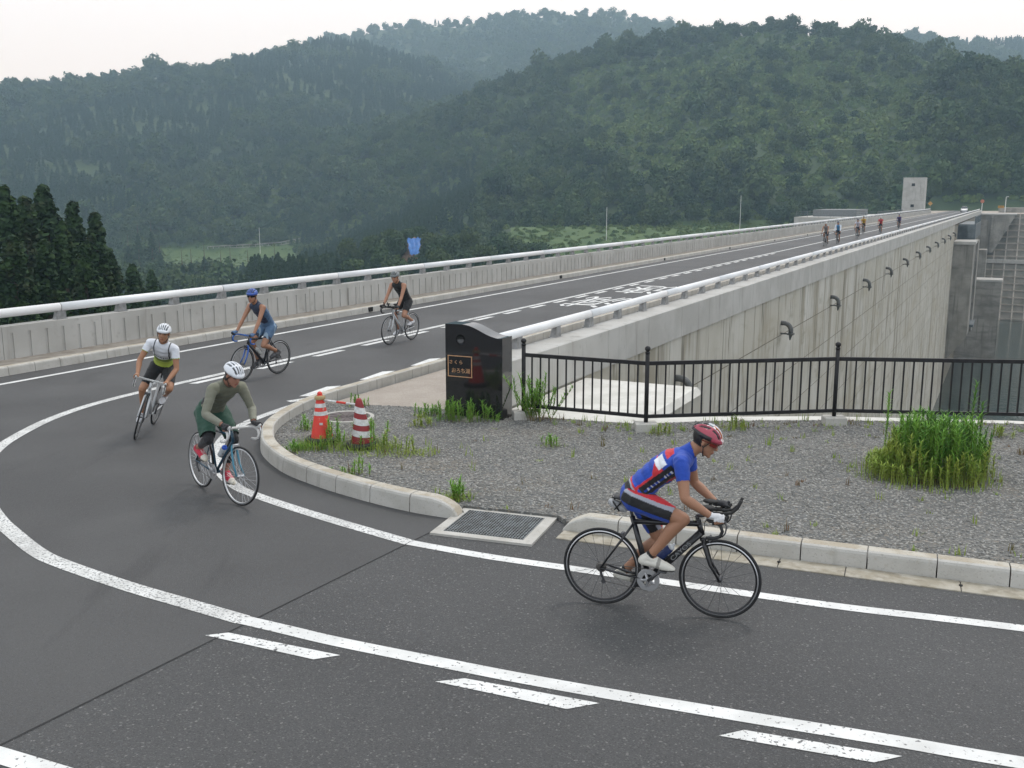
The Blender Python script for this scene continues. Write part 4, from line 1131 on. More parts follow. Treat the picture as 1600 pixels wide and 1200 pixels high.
bal = MB().box((0, 0, 0), (0.021, 0.021, 0.80)).mesh('baluster', M['black_paint'])
for a, b in zip(FP, FP[1:]):
    a, b = Vector(a), Vector(b); d = b - a; L_ = d.length; rz = math.atan2(d.y, d.x); c = (a + b) / 2
    for z, h_ in ((1.05, 0.056), (0.26, 0.050)):
        MB().box((c.x, c.y, z), (L_ - 0.05, 0.042, h_), rz).build('rail_bar', M['black_paint'], fe)
    n_ = int(round(L_ / 0.137))
    for k in range(1, n_):
        q = a + d * (k / n_); link('baluster', bal, fe, (q.x, q.y, 0.655), (0, 0, rz))

# ================================================================== MONUMENT
mo = empty('stone_monument', (-1.04, 15.40, 0.02)); tag(mo, 'polished black granite name stone with a wavy top and round hollow', 'monument')
fx = Vector((0.90, -0.43)); mo.rotation_euler = (0, 0, math.atan2(fx.y, fx.x))
Wm, Dm_ = 0.99, 0.34
def ht(s):                                   # flat shoulder, then one long wave down to the right
    if s < 0.30: return 1.475 + 0.012 * s
    k = min(1, (s - 0.30) / 0.66)
    return 1.478 - 0.185 * (0.5 - 0.5 * math.cos(math.pi * k)) + (0.008 * (s - 0.96) / 0.04 if s > 0.96 else 0)
N_ = 26
v, f = [], []
for i in range(N_ + 1):
    s = i / N_; z = ht(s)
    v += [(s * Wm, 0, 0), (s * Wm, 0, z), (s * Wm, Dm_, z), (s * Wm, Dm_, 0)]
for i in range(N_):
    a, b = i * 4, i * 4 + 4
    f += [(a, b, b + 1, a + 1), (a + 1, b + 1, b + 2, a + 2), (a + 2, b + 2, b + 3, a + 3)]
f += [(0, 1, 2, 3), (N_ * 4 + 3, N_ * 4 + 2, N_ * 4 + 1, N_ * 4)]
body = MB().add(v, f).build('stone_block', M['granite'], mo)
# round hollow cut into the front
hx, hz2, hr = 0.27, 1.235, 0.09
cut = MB().ellip((hx, -0.035, hz2), (hr, 0.10, hr), n=28, m=18).build('cutter', M['granite'], mo)
md = body.modifiers.new('hollow', 'BOOLEAN'); md.operation = 'DIFFERENCE'; md.object = cut; md.solver = 'EXACT'
bpy.context.view_layer.update()
dg = bpy.context.evaluated_depsgraph_get()
nm = bpy.data.meshes.new_from_object(body.evaluated_get(dg))
body.modifiers.clear(); body.data = nm
bpy.data.objects.remove(cut)
px0, px1, pz0, pz1 = 0.045, 0.475, 0.65, 0.99
pl = MB().box(((px0 + px1) / 2, -0.004, (pz0 + pz1) / 2), (px1 - px0, 0.008, pz1 - pz0)).build('name_plate', M['granite'], mo)
for c, s in ((((px0 + px1) / 2, -0.009, pz1 - 0.008), (px1 - px0, 0.010, 0.012)), (((px0 + px1) / 2, -0.009, pz0 + 0.008), (px1 - px0, 0.010, 0.012)),
             ((px0 + 0.008, -0.009, (pz0 + pz1) / 2), (0.012, 0.009, pz1 - pz0 - 0.03)), ((px1 - 0.008, -0.009, (pz0 + pz1) / 2), (0.012, 0.009, pz1 - pz0 - 0.03))):
    MB().box(c, s).build('plate_border', M['gold'], pl)
for txt, sx, sz, sizex in (('さ く ら', 0.19, 0.885, 0.22), ('おろち湖', 0.275, 0.755, 0.315)):
    me = text_mesh('lettering', txt, M['gold'], 1.0, 0.02)
    co = np.array([q.co for q in me.vertices]); mn, mx = co.min(0), co.max(0); k = sizex / (mx[0] - mn[0])
    for q in me.vertices:
        x, y, z = (q.co.x - (mn[0] + mx[0]) / 2) * k, (q.co.y - (mn[1] + mx[1]) / 2) * k, q.co.z * 0.15
        q.co = (px0 - 0.0 + sx - 0.02, -0.012 - z, sz + y) if False else (sx + x, -0.012 - z, sz + y)
    link('lettering', me, pl)
tag(mo)

# ================================================================== CONES, BAR, MANHOLE
def cone(x, y, main, label, striped, tilt):
    e = empty('traffic_cone', (x, y, 0.05)); e.rotation_euler = (R(tilt[0]), R(tilt[1]), 0); tag(e, label, 'traffic cone')
    r_at = lambda z: 0.165 - (0.165 - 0.045) * (z / 0.66)
    MB().lathe([(0.175, 0.02), (r_at(0.1), 0.10), (r_at(0.62), 0.62), (0.042, 0.66), (0.03, 0.685), (0.0, 0.69)], 28).build('cone_body', M[main], e, True)
    MB().lathe([(0.155, 0.0), (0.215, 0.0), (0.235, 0.02), (0.235, 0.06), (0.21, 0.085), (0.165, 0.085)], 28, cap=False).build('rubber_base', M['rubber'], e, True)
    if striped:
        for z0 in (0.17, 0.33, 0.49):
            v_, f_ = [], []
            for q in range(29):
                a = 2 * math.pi * q / 28; dz = -0.022 * math.cos(a)
                for zz in (z0 + dz, z0 + 0.085 + dz): v_.append(((r_at(zz) + 0.004) * math.cos(a), (r_at(zz) + 0.004) * math.sin(a), zz))
            f_ = [(2 * q, 2 * q + 2, 2 * q + 3, 2 * q + 1) for q in range(28)]
            MB().add(v_, f_).build('white_band', M['cone_white'], e, True)
    else:
        for z0 in (0.395, 0.505):
            MB().lathe([(r_at(z0) + 0.003, z0), (r_at(z0 + 0.055) + 0.003, z0 + 0.055)], 28, cap=False).build('white_band', M['cone_white'], e, True)
        MB().lathe([(0.075, 0.615), (0.078, 0.63), (0.070, 0.66), (0.048, 0.67)], 20, cap=False).build('cap_ring', M['yellowish'], e, True)
        MB().ellip((0, 0, 0.69), (0.036, 0.036, 0.035), n=14, m=8).build('top_ball', M['cone_red'], e, True)
        MB().box((0.02, -r_at(0.28) - 0.002, 0.285), (0.045, 0.008, 0.03), bev=0.0).build('scuff', M['cone_white'], e)
    return e
cone(-2.66, 13.58, 'cone_red', 'faded orange red cone with two white bands near the kerb', False, (0, -1))
cone(-2.05, 13.30, 'cone_dark', 'dark red cone with slanted white stripes right of the orange one', True, (2, -3))
br = empty('cone_bar', (0, 0, 0)); tag(br, 'thin red and white bar linking the two cones', 'bar')
A_, B_ = Vector((-2.66, 13.58, 0.655)), Vector((-2.06, 13.30, 0.635))
for k, (s0, s1, m_) in enumerate(((0.08, 0.40, 'cone_white'), (0.40, 0.64, 'cone_red'), (0.64, 0.93, 'cone_white'))):
    MB().tube([A_.lerp(B_, s0 + 0.001), A_.lerp(B_, s1 - 0.001)], 0.016, n=10).build('bar_section', M[m_], br, True)
mh = empty('manhole_cover', (-2.57, 15.13, 0.05)); tag(mh, 'round rusty manhole cover with a pale concrete ring in the gravel', 'manhole cover')
MB().lathe([(0.0, 0.028), (0.36, 0.028), (0.36, 0.0)], 40, cap=False).build('lid', M['iron'], mh)
MB().lathe([(0.365, 0.012), (0.365, 0.030), (0.425, 0.030), (0.43, 0.0)], 40, cap=False).build('ring', M['kerb'], mh)
for k in range(6):
    a = k * math.pi / 6
    MB().box((0, 0, 0.03), (0.66, 0.018, 0.008), a).build('lid_rib', M['iron'], mh)

# ================================================================== WEEDS
def blade(mb, base, h, lean, w, az, seg=3):
    pts = []
    for i in range(seg + 1):
        t = i / seg
        pts.append(Vector((base[0] + math.cos(az) * lean * t * t, base[1] + math.sin(az) * lean * t * t, base[2] + h * t - abs(lean) * 0.3 * t * t)))
    sx = Vector((-math.sin(az), math.cos(az), 0)) * w
    v, f = [], []
    for i, p in enumerate(pts):
        k = (1 - (i / seg) ** 1.6) + 0.05
        v += [p - sx * k, p + sx * k]
    for i in range(seg): f.append((2 * i, 2 * i + 1, 2 * i + 3, 2 * i + 2))
    mb.add(v, f)
def goldenrod(stem_mb, leaf_mb, x, y, z, h, rg, full=1.0, lean=0.06):
    """upright stalk densely set with narrow leaves"""
    dx, dy = rg.gauss(0, lean) * h, rg.gauss(0, lean) * h
    stem_mb.tube([(x, y, z), (x + dx * 0.5, y + dy * 0.5, z + h * 0.5), (x + dx, y + dy, z + h)], [0.005, 0.004, 0.002], n=3)
    n = int(h * 62 * full) + 5
    for i in range(n):
        t = 0.12 + 0.90 * i / n
        a = i * 2.4 + rg.random()
        L_ = (0.035 + 0.055 * math.sin(min(1, t * 1.15) * 2.4)) * (0.8 + 0.5 * rg.random()) * (0.6 + 0.5 * min(1, h / 0.6))
        up = 0.55 + 0.6 * t
        blade(leaf_mb, (x + dx * t, y + dy * t, z + h * t), L_ * up, L_ * 0.95, 0.0085, a, 2)
def clump(name, x, y, label, stalks, rg, m='weed', grass=0, gm='weed_yellow', gr_=(0.1, 0.25), spread=(0.3, 0.2), group=None, lean=0.1):
    e = empty(name, (x, y, 0.05)); tag(e, label, 'weeds', group)
    sm_, lf, gs = MB(), MB(), MB()
    for (sx, sy, h) in stalks: goldenrod(sm_, lf, sx, sy, 0, h, rg, 1.0, lean)
    for k in range(grass):
        a, q = rg.random() * 6.28, rg.random() ** 0.5
        blade(gs, (math.cos(a) * q * spread[0], math.sin(a) * q * spread[1], 0), rg.uniform(*gr_), rg.uniform(0.02, 0.12), 0.004, rg.random() * 6.28, 2)
    if stalks:
        sm_.build('stalks', M['weed_stem'], e); lf.build('leaves', M[m], e)
    if grass: gs.build('grass_blades', M[gm], e)
    return e
rg = random.Random(4)
# the big clump at the right
e = empty('weed_clump', (5.10, 11.85, 0.05)); tag(e, 'big bushy clump of tall green weeds on the gravel at the right', 'weeds')
sA, lA, lB, lC, gC = MB(), MB(), MB(), MB(), MB()
for k in range(380):
    a, q = rg.random() * 6.28, rg.random() ** 0.6
    x, y = math.cos(a) * q * 0.76, math.sin(a) * q * 0.62
    core = max(0, 1 - math.hypot((x - 0.12) / 0.72, y / 0.62))
    h = 0.20 + 0.46 * min(1, core * 2.6) * (0.5 + 0.7 * rg.random())
    goldenrod(sA, lC if (x < -0.25 and q > 0.5) or core < 0.2 else (lB if rg.random() < 0.35 else lA), x, y, 0, h, rg)
for (x, y, h) in ((-0.42, 0.3, 0.96), (-0.20, 0.35, 0.66), (0.05, 0.35, 0.74), (0.1, 0.2, 0.72), (0.38, 0.2, 0.70), (0.58, 0.25, 1.10), (0.72, 0.2, 0.86)):
    goldenrod(sA, lB if x > -0.3 else lA, x, y, 0, h, rg, 1.1, 0.03)
for k in range(620):
    a, q = rg.random() * 6.28, 0.45 + 0.65 * rg.random()
    blade(gC, (math.cos(a) * q * 0.84, math.sin(a) * q * 0.70 - 0.05, 0), rg.uniform(0.05, 0.24), rg.uniform(0.01, 0.06), 0.004, rg.random() * 6.28, 2)
sA.build('stalks', M['weed_stem'], e); lA.build('leaves', M['weed'], e); lB.build('dark_leaves', M['weed_dark'], e); lC.build('yellow_leaves', M['weed_yellow'], e); gC.build('grass_blades', M['weed_yellow'], e)
# around the monument
clump('weed_clump', -0.70, 14.98, 'row of short green weeds at the foot of the black monument', [(rg.uniform(-0.42, 0.5), rg.uniform(-0.22, 0.16) - 0.35 * 0, rg.uniform(0.10, 0.34)) for _ in range(46)], rg, 'weed', 120, 'weed', (0.04, 0.12), (0.6, 0.2))
clump('weed_clump', -1.20, 15.30, 'small weeds left of the monument beside the brown paving', [(rg.uniform(-0.35, 0.2), rg.uniform(-0.15, 0.12), rg.uniform(0.08, 0.2)) for _ in range(22)], rg, 'weed', 60, 'weed_yellow', (0.04, 0.1), (0.4, 0.2))
clump('weed_bush', 0.40, 15.02, 'feathery green plant growing at the first fence post', [(rg.gauss(0, 0.10), rg.gauss(0, 0.08), rg.uniform(0.25, 0.74)) for _ in range(34)], rg, 'weed', 50, 'weed_stem', (0.05, 0.2), (0.3, 0.2), None, 0.28)
clump('weed_clump', -2.25, 13.25, 'tall thin weeds and grass between the two cones', [(rg.uniform(-0.35, 0.55), rg.uniform(-0.2, 0.25), rg.uniform(0.15, 0.42)) for _ in range(24)], rg, 'weed', 520, 'weed_yellow', (0.06, 0.22), (0.75, 0.32))
clump('weed_clump', -1.55, 12.95, 'low yellow grass right of the dark red cone', [(rg.uniform(-0.3, 0.3), rg.uniform(-0.2, 0.2), rg.uniform(0.1, 0.25)) for _ in range(10)], rg, 'weed_yellow', 360, 'weed_yellow', (0.03, 0.12), (0.6, 0.3))
clump('weed_clump', -2.78, 13.25, 'green grass at the base of the orange cone', [], rg, 'weed', 260, 'weed', (0.05, 0.16), (0.3, 0.2))
clump('weed_clump', -0.62, 10.88, 'small grass tuft behind the kerb end by the drain', [(rg.uniform(-0.08, 0.08), rg.uniform(-0.1, 0.14), rg.uniform(0.1, 0.22)) for _ in range(14)], rg, 'weed', 130, 'weed_yellow', (0.04, 0.14), (0.2, 0.14))
clump('weed_tuft', 0.86, 9.86, 'tiny grass tuft at the base of the near kerb', [(rg.uniform(-0.03, 0.03), rg.uniform(-0.02, 0.02), rg.uniform(0.04, 0.07)) for _ in range(5)], rg, 'weed', 18, 'weed_yellow', (0.03, 0.06), (0.06, 0.03)).location.z = 0.0
for (x, y, lab) in ((-2.55, 16.05, 'green tuft against the kerb beside the brown paving'), (-1.35, 14.55, 'small green tuft on the gravel left of the monument front'), (0.55, 13.35, 'pale weeds on the gravel in front of the first fence bay'), (2.15, 14.05, 'weeds beside the concrete foot of the second fence post'),
                    (-3.05, 14.35, 'grass tuft inside the kerb left of the cones'), (-2.98, 13.0, 'small grass tuft inside the kerb curve'), (7.0, 13.9, 'sparse weeds by the fence at the right edge'), (3.3, 14.45, 'sparse weeds under the middle fence bay'), (6.2, 10.9, 'single weed on the gravel right of the big clump'), (-2.0, 11.9, 'lone weed on the gravel behind the curved kerb')):
    clump('weed_tuft', x, y, lab, [(rg.gauss(0, 0.08), rg.gauss(0, 0.06), rg.uniform(0.07, 0.2)) for _ in range(9)], rg, rg.choice(['weed', 'weed_yellow']), 40, 'weed_yellow', (0.03, 0.1), (0.22, 0.15))
# sparse seedlings over the gravel and along the fence: uncountable
sd, sr = MB(), MB()
for k in range(420):
    if rg.random() < 0.45:
        x = rg.uniform(0.3, 9.0); i = 0 if x < 1.97 else (1 if x < 4.87 else 2)
        a, b = FP[i], FP[i + 1]; y = a[1] + (b[1] - a[1]) * (x - a[0]) / (b[0] - a[0]) + rg.gauss(0.05, 0.22)
    else:
        x, y = rg.uniform(-3.2, 8), rg.uniform(8, 15.4)
    if not in_poly(np.array([x]), np.array([y]), gpoly)[0]: continue
    h = rg.uniform(0.03, 0.16); mb = sr if rg.random() < 0.28 else sd
    for j in range(rg.randint(4, 11)):
        blade(mb, (x + rg.gauss(0, 0.025), y + rg.gauss(0, 0.025), 0.05), h * rg.uniform(0.5, 1.1), rg.uniform(0.01, 0.05), 0.005, rg.random() * 6.28, 2)
tag(sd.build('gravel_seedlings', M['weed_yellow']), 'sparse yellow green seedlings all over the gravel', 'seedlings', kind='stuff')
tag(sr.build('dry_seedlings', M['weed_red']), 'sparse reddish dry seedlings all over the gravel', 'seedlings', kind='stuff')

# ================================================================== BICYCLES
M['tyre'] = mat('tyre_black', (0.014, 0.014, 0.015), None, 0.65)
M['chrome'] = mat('polished_alloy', (0.55, 0.55, 0.56), None, 0.3, metal=0.8)
M['alloy_dark'] = mat('dark_alloy', (0.10, 0.10, 0.105), None, 0.4, metal=0.6)
M['chain'] = mat('chain_steel', (0.10, 0.095, 0.09), None, 0.5, metal=0.6)
def paint(name, c, rough=0.3):
    return mat(name, c, None, rough, coat=0.3)
def tyre_mb(r=0.3235, w=0.012, n=48, k=8):
    mb = MB(); v, f = [], []
    for i in range(n):
        a = 2 * math.pi * i / n
        for j in range(k):
            b = 2 * math.pi * j / k
            q = r + w * math.cos(b)
            v.append((q * math.cos(a), w * math.sin(b), q * math.sin(a)))
    for i in range(n):
        for j in range(k):
            f.append((i * k + j, ((i + 1) % n) * k + j, ((i + 1) % n) * k + (j + 1) % k, i * k + (j + 1) % k))
    return mb.add(v, f)
def rim_mb(depth=0.028, n=48, r=0.314):
    prof = [(r, -0.010), (r - depth * 0.6, -0.010), (r - depth, -0.003), (r - depth, 0.003), (r - depth * 0.6, 0.010), (r, 0.010)]
    return MB().lathe(prof, n, Matrix.Rotation(R(90), 4, 'X'), cap=False)
def spokes_mb(n=20, rr=0.29, th=0.0016):
    mb = MB()
    for i in range(n):
        a = 2 * math.pi * i / n; s = 1 if i % 2 else -1; off = 0.28 * (1 if (i // 2) % 2 else -1)
        mb.tube([(0.02 * math.cos(a + off * 3), 0.03 * s, 0.02 * math.sin(a + off * 3)), (rr * math.cos(a), 0.0, rr * math.sin(a))], th, n=4)
    return mb
def hub_mb(r=0.017):
    return MB().lathe([(0.006, -0.05), (0.008, -0.036), (r * 1.25, -0.034), (r * 1.25, -0.028), (r * 0.7, -0.02), (r * 0.7, 0.02), (r * 1.25, 0.028), (r * 1.25, 0.034), (0.008, 0.036), (0.006, 0.05)], 14, Matrix.Rotation(R(90), 4, 'X'))
WHEELS = {}
def steer_mtx(s):
    o = Vector((0.429, 0, 0.676)); ax = Vector((-0.292, 0, 0.956))
    return Matrix.Translation(o) @ Matrix.Rotation(s, 4, ax) @ Matrix.Translation(-o)
def xf(mb, mtx):
    mb.v = [tuple(mtx @ Vector(p)) for p in mb.v]; return mb
BAR_SIDE = [(0.48, 0.0, 0.872), (0.48, 0.10, 0.872), (0.482, 0.165, 0.872), (0.50, 0.195, 0.872), (0.545, 0.205, 0.868), (0.588, 0.208, 0.845), (0.604, 0.21, 0.80), (0.588, 0.21, 0.757), (0.545, 0.21, 0.738), (0.48, 0.21, 0.735)]
def bicycle(label, rear, heading, lean, crank, frame_c, fork_c, tape_c, rim_c, saddle_c, steer=0.0, aero=False, deep=0.028, low=False, oversize=1.0, bag=False, tyre_c=None, script=None, thin=False):
    e = empty('bicycle', (rear[0] + math.cos(heading) * 0.405, rear[1] + math.sin(heading) * 0.405, 0.004), (lean, 0, heading))
    tag(e, label, 'bicycle')
    fm = paint('frame_paint_%02d%02d%02d' % tuple(int(c * 99) for c in frame_c), frame_c)
    km = paint('fork_paint_%02d%02d%02d' % tuple(int(c * 99) for c in fork_c), fork_c)
    tm = paint('bar_tape_%02d%02d%02d' % tuple(int(c * 99) for c in tape_c), tape_c, 0.75)
    rm = mat('rim_%02d%02d%02d' % tuple(int(c * 99) for c in rim_c), rim_c, None, 0.35, metal=0.5)
    sm_ = paint('saddle_%02d%02d%02d' % tuple(int(c * 99) for c in saddle_c), saddle_c, 0.6)
    ty = M['tyre'] if tyre_c is None else paint('tyre_%02d%02d%02d' % tuple(int(c * 99) for c in tyre_c), tyre_c, 0.65)
    k = 0.62 if thin else oversize
    ns = 8 if low else 12
    f = MB()
    f.tube([(0.424, 0, 0.693), (0.385, 0, 0.818)], 0.0235 * (0.75 if thin else 1), n=ns)                     # head tube
    f.tube([(-0.143, 0, 0.752), (0.398, 0, 0.785 if not thin else 0.77)], [0.019 * k, 0.020 * k], n=ns)   # top tube
    f.tube([(0.415, 0, 0.715), (0.005, 0, 0.278)], [0.025 * k, 0.027 * k], n=ns)                            # down tube
    f.tube([(0, 0, 0.272), (-0.158, 0, 0.795)], [0.020 * k, 0.018 * k], n=ns)                               # seat tube
    for s in (-1, 1):
        f.tube([(-0.01, s * 0.03, 0.272), (-0.2, s * 0.045, 0.297), (-0.405, s * 0.066, 0.335)], [0.013, 0.012, 0.009], n=8)
        f.tube([(-0.143, s * 0.018, 0.735), (-0.27, s * 0.045, 0.54), (-0.405, s * 0.064, 0.335)], [0.011, 0.010, 0.008], n=8)
    f.tube([(0, -0.036, 0.272), (0, 0.036, 0.272)], 0.022, n=12)
    f.build('frame', fm, e, True)
    MB().tube([(-0.150, 0, 0.77), (-0.192, 0, 0.925)], 0.0135, n=10).tube([(-0.235, 0, 0.93), (-0.15, 0, 0.93)], 0.012, n=8).build('seat_post', M['alloy_dark'] if not thin else M['chrome'], e, True)
    sd_ = MB(); v_, f_ = [], []
    secs = [(-0.325, 0.055, 0.970, 0.030), (-0.30, 0.070, 0.975, 0.038), (-0.25, 0.070, 0.968, 0.040), (-0.19, 0.045, 0.962, 0.035), (-0.12, 0.024, 0.960, 0.030), (-0.06, 0.018, 0.957, 0.026), (-0.045, 0.008, 0.952, 0.018)]
    for x, w, z, h in secs:
        for j in range(10):
            a = 2 * math.pi * j / 10; v_.append((x, w * math.cos(a), z - h * 0.5 + h * 0.5 * math.sin(a)))
    for i in range(len(secs) - 1):
        for j in range(10): f_.append((i * 10 + j, i * 10 + (j + 1) % 10, i * 10 + 10 + (j + 1) % 10, i * 10 + 10 + j))
    f_ += [tuple(range(10)), tuple(reversed(range(len(v_) - 10, len(v_))))]
    sd_.add(v_, f_).build('saddle', sm_, e, True)
    # steering assembly
    SM = steer_mtx(steer)
    fk = MB()
    fk.tube([(0.43, 0, 0.672), (0.437, 0, 0.648)], [0.026, 0.03], n=10)
    for s in (-1, 1):
        fk.tube([(0.434, s * 0.018, 0.655), (0.452, s * 0.036, 0.60), (0.50, s * 0.043, 0.46), (0.58, s * 0.052, 0.335)], [0.018, 0.017 * (0.75 if thin else 1), 0.014 * (0.75 if thin else 1), 0.009], n=8)
    xf(fk, SM).build('fork', km, e, True)
    stm = MB().tube([(0.383, 0, 0.822), (0.374, 0, 0.853)], 0.016, n=10).tube([(0.372, 0, 0.848), (0.48, 0, 0.872)], 0.016, n=10)
    xf(stm, SM).build('stem', M['chrome'] if thin else M['alloy_dark'], e, True)
    hb = MB()
    for s in (-1, 1): hb.tube([(x, y * s, z) for x, y, z in BAR_SIDE], 0.0145, n=8)
    xf(hb, SM).build('handlebar', tm, e, True)
    for s in (-1, 1):
        bh = MB().tube([(0.555, s * 0.206, 0.868), (0.60, s * 0.207, 0.888), (0.625, s * 0.207, 0.912)], [0.017, 0.018, 0.014], n=10, round_caps=True)
        h_ = xf(bh, SM).build('brake_hood', M['rubber'] if sum(tape_c) < 1.2 else tm, e, True)
        bl = MB().tube([(0.618, s * 0.207, 0.895), (0.636, s * 0.209, 0.84), (0.626, s * 0.212, 0.785), (0.603, s * 0.214, 0.755)], [0.009, 0.007, 0.006, 0.005], n=6)
        xf(bl, SM).build('brake_lever', M['alloy_dark'] if not thin else M['chrome'], h_, True)
    if aero:
        for s in (-1, 1):
            ab = MB().tube([(0.42, s * 0.06, 0.90), (0.60, s * 0.055, 0.902), (0.655, s * 0.052, 0.912), (0.70, s * 0.05, 0.955), (0.73, s * 0.05, 1.02)], 0.0125, n=8)
            a_ = xf(ab, SM).build('aero_bar', M['rubber'], e, True)
            ap = MB().ellip((0.47, s * 0.10, 0.955), (0.065, 0.045, 0.018), n=14, m=8).tube([(0.47, s * 0.09, 0.88), (0.47, s * 0.09, 0.95)], 0.014, n=8)
            xf(ap, SM).build('arm_pad', M['rubber'], a_, True)
    cab = MB()
    for s in (-1, 1):
        cab.tube([(0.60, s * 0.2, 0.90), (0.585, s * 0.12, 0.955 if thin else 0.90), (0.50, s * 0.03, 0.93 if thin else 0.88), (0.44, 0.02 * s, 0.80), (0.44, 0.0, 0.70)], 0.0022, n=4)
    xf(cab, SM).build('cables', M['rubber'], e, True)
    # wheels
    key = (rim_c, deep, low, thin, tyre_c)
    if key not in WHEELS:
        n_ = 32 if low else 56
        WHEELS[key] = (tyre_mb(n=n_, k=6 if low else 8).mesh('tyre', ty, True), rim_mb(deep, n_).mesh('wheel', rm, True),
                       spokes_mb(12 if low else (32 if thin else 20), 0.314 - deep, 0.0014 if thin else 0.0016).mesh('spokes', M['chrome'] if thin else M['alloy_dark']), hub_mb(0.017 if not thin else 0.022).mesh('hub', M['chrome'] if thin else M['alloy_dark'], True),
                       MB().lathe([(0.302, -0.0108), (0.3115, -0.0108), (0.3115, -0.010), (0.3115, 0.010), (0.3115, 0.0108), (0.302, 0.0108)], n_, Matrix.Rotation(R(90), 4, 'X'), cap=False).mesh('brake_track', M['chrome'], True))
    t_, r_, s_, h_, k_ = WHEELS[key]
    for c_, mt in (((-0.405, 0, 0.335), None), ((0.58, 0, 0.335), SM)):
        w = link('wheel', r_, e)
        w.matrix_local = (mt if mt is not None else Matrix.Identity(4)) @ Matrix.Translation(c_)
        link('tyre', t_, w); link('spokes', s_, w); link('hub', h_, w); link('brake_track', k_, w)
    # drive train on the right side (-y)
    cr = MB().lathe([(0.052, -0.002), (0.094, -0.002), (0.096, 0.0), (0.094, 0.002), (0.052, 0.002), (0.052, -0.002)], 40, Matrix.Translation((0, -0.045, 0.272)) @ Matrix.Rotation(R(90), 4, 'X'), cap=False)
    for j in range(5):
        a = j * 2 * math.pi / 5 + crank
        cr.tube([(0, -0.05, 0.272), (0.062 * math.cos(a), -0.047, 0.272 + 0.062 * math.sin(a))], [0.016, 0.010], n=6)
    cr.build('chainring', M['chrome'] if not low else M['alloy_dark'], e)
    for s, a in ((-1, crank), (1, crank + math.pi)):
        tip = (0.17 * math.cos(a), s * 0.075, 0.272 + 0.17 * math.sin(a))
        ca_ = MB().tube([(0, s * 0.062, 0.272), tip], [0.014, 0.010], n=8).build('crank', M['alloy_dark'] if not thin else M['chrome'], e, True)
        MB().box((tip[0], s * 0.118, tip[2]), (0.075, 0.06, 0.016), bev=0.004).tube([tip, (tip[0], s * 0.13, tip[2])], 0.006, n=6).build('pedal', M['alloy_dark'], ca_)
    ch = MB().tube([(0, -0.045, 0.272 + 0.094), (-0.405, -0.04, 0.335 + 0.035)], 0.0035, n=4).tube([(0, -0.045, 0.272 - 0.094), (-0.36, -0.04, 0.215), (-0.39, -0.04, 0.225)], 0.0035, n=4)
    ch.build('chain', M['chain'], e)
    MB().lathe([(0.018, -0.014), (0.046, -0.010), (0.040, 0.0), (0.034, 0.012), (0.012, 0.014)], 20, Matrix.Translation((-0.405, -0.038, 0.335)) @ Matrix.Rotation(R(90), 4, 'X')).build('cassette', M['chain'], e)
    MB().tube([(-0.405, -0.06, 0.325), (-0.395, -0.055, 0.275), (-0.375, -0.042, 0.222)], [0.012, 0.013, 0.008], n=6).lathe([(0.02, -0.004), (0.02, 0.004)], 12, Matrix.Translation((-0.38, -0.04, 0.215)) @ Matrix.Rotation(R(90), 4, 'X')).build('derailleur', M['alloy_dark'], e)
    MB().box((0.487, 0, 0.672), (0.035, 0.055, 0.03), bev=0.006).tube([(0.49, -0.03, 0.69), (0.49, -0.035, 0.645)], 0.008, n=6).tube([(0.49, 0.03, 0.69), (0.49, 0.035, 0.645)], 0.008, n=6).build('front_brake', M['alloy_dark'] if not thin else M['chrome'], e)
    MB().box((-0.232, 0, 0.635), (0.035, 0.055, 0.03), bev=0.006).build('rear_brake', M['alloy_dark'] if not thin else M['chrome'], e)
    if bag:
        b_o = MB().tube([(-0.335, 0, 0.90), (-0.25, 0, 0.862), (-0.225, 0, 0.85)], [0.032, 0.044, 0.030], n=10, round_caps=True).build('saddle_bag', mat('bag_grey', (0.45, 0.46, 0.47), (0.3, 0.3, 0.31), 0.6, 40), e, True)
        MB().tube([(-0.30, 0, 0.945), (-0.325, 0.0, 0.90), (-0.30, 0, 0.85)], 0.008, n=6).tube([(-0.315, -0.048, 0.92), (-0.26, -0.05, 0.84)], 0.007, n=6).tube([(-0.25, -0.048, 0.91), (-0.30, -0.048, 0.85)], 0.006, n=6).build('bag_strap', M['rubber'], b_o, True)
    if script:
        txt, c_ = script
        me = text_mesh('lettering', txt, mat('letter_silver', (0.20, 0.205, 0.21), None, 0.45), 1.0, 0.01)
        co = np.array([q.co for q in me.vertices]); mn, mx = co.min(0), co.max(0); L_ = 0.215; kk = L_ / (mx[0] - mn[0])
        p0, p1 = Vector((0.02, -0.034, 0.294)), Vector((0.415, -0.034, 0.715)); d = (p1 - p0).normalized(); up = Vector((-d.z, 0, d.x))
        cpt = p0.lerp(p1, 0.60)
        for q in me.vertices:
            x, y, z = (q.co.x - (mn[0] + mx[0]) / 2) * kk, (q.co.y - (mn[1] + mx[1]) / 2) * kk, q.co.z * 0.1
            q.co = cpt + d * x + up * y * 0.75 + Vector((0, -z, 0))
        link('lettering', me, e)
    return e
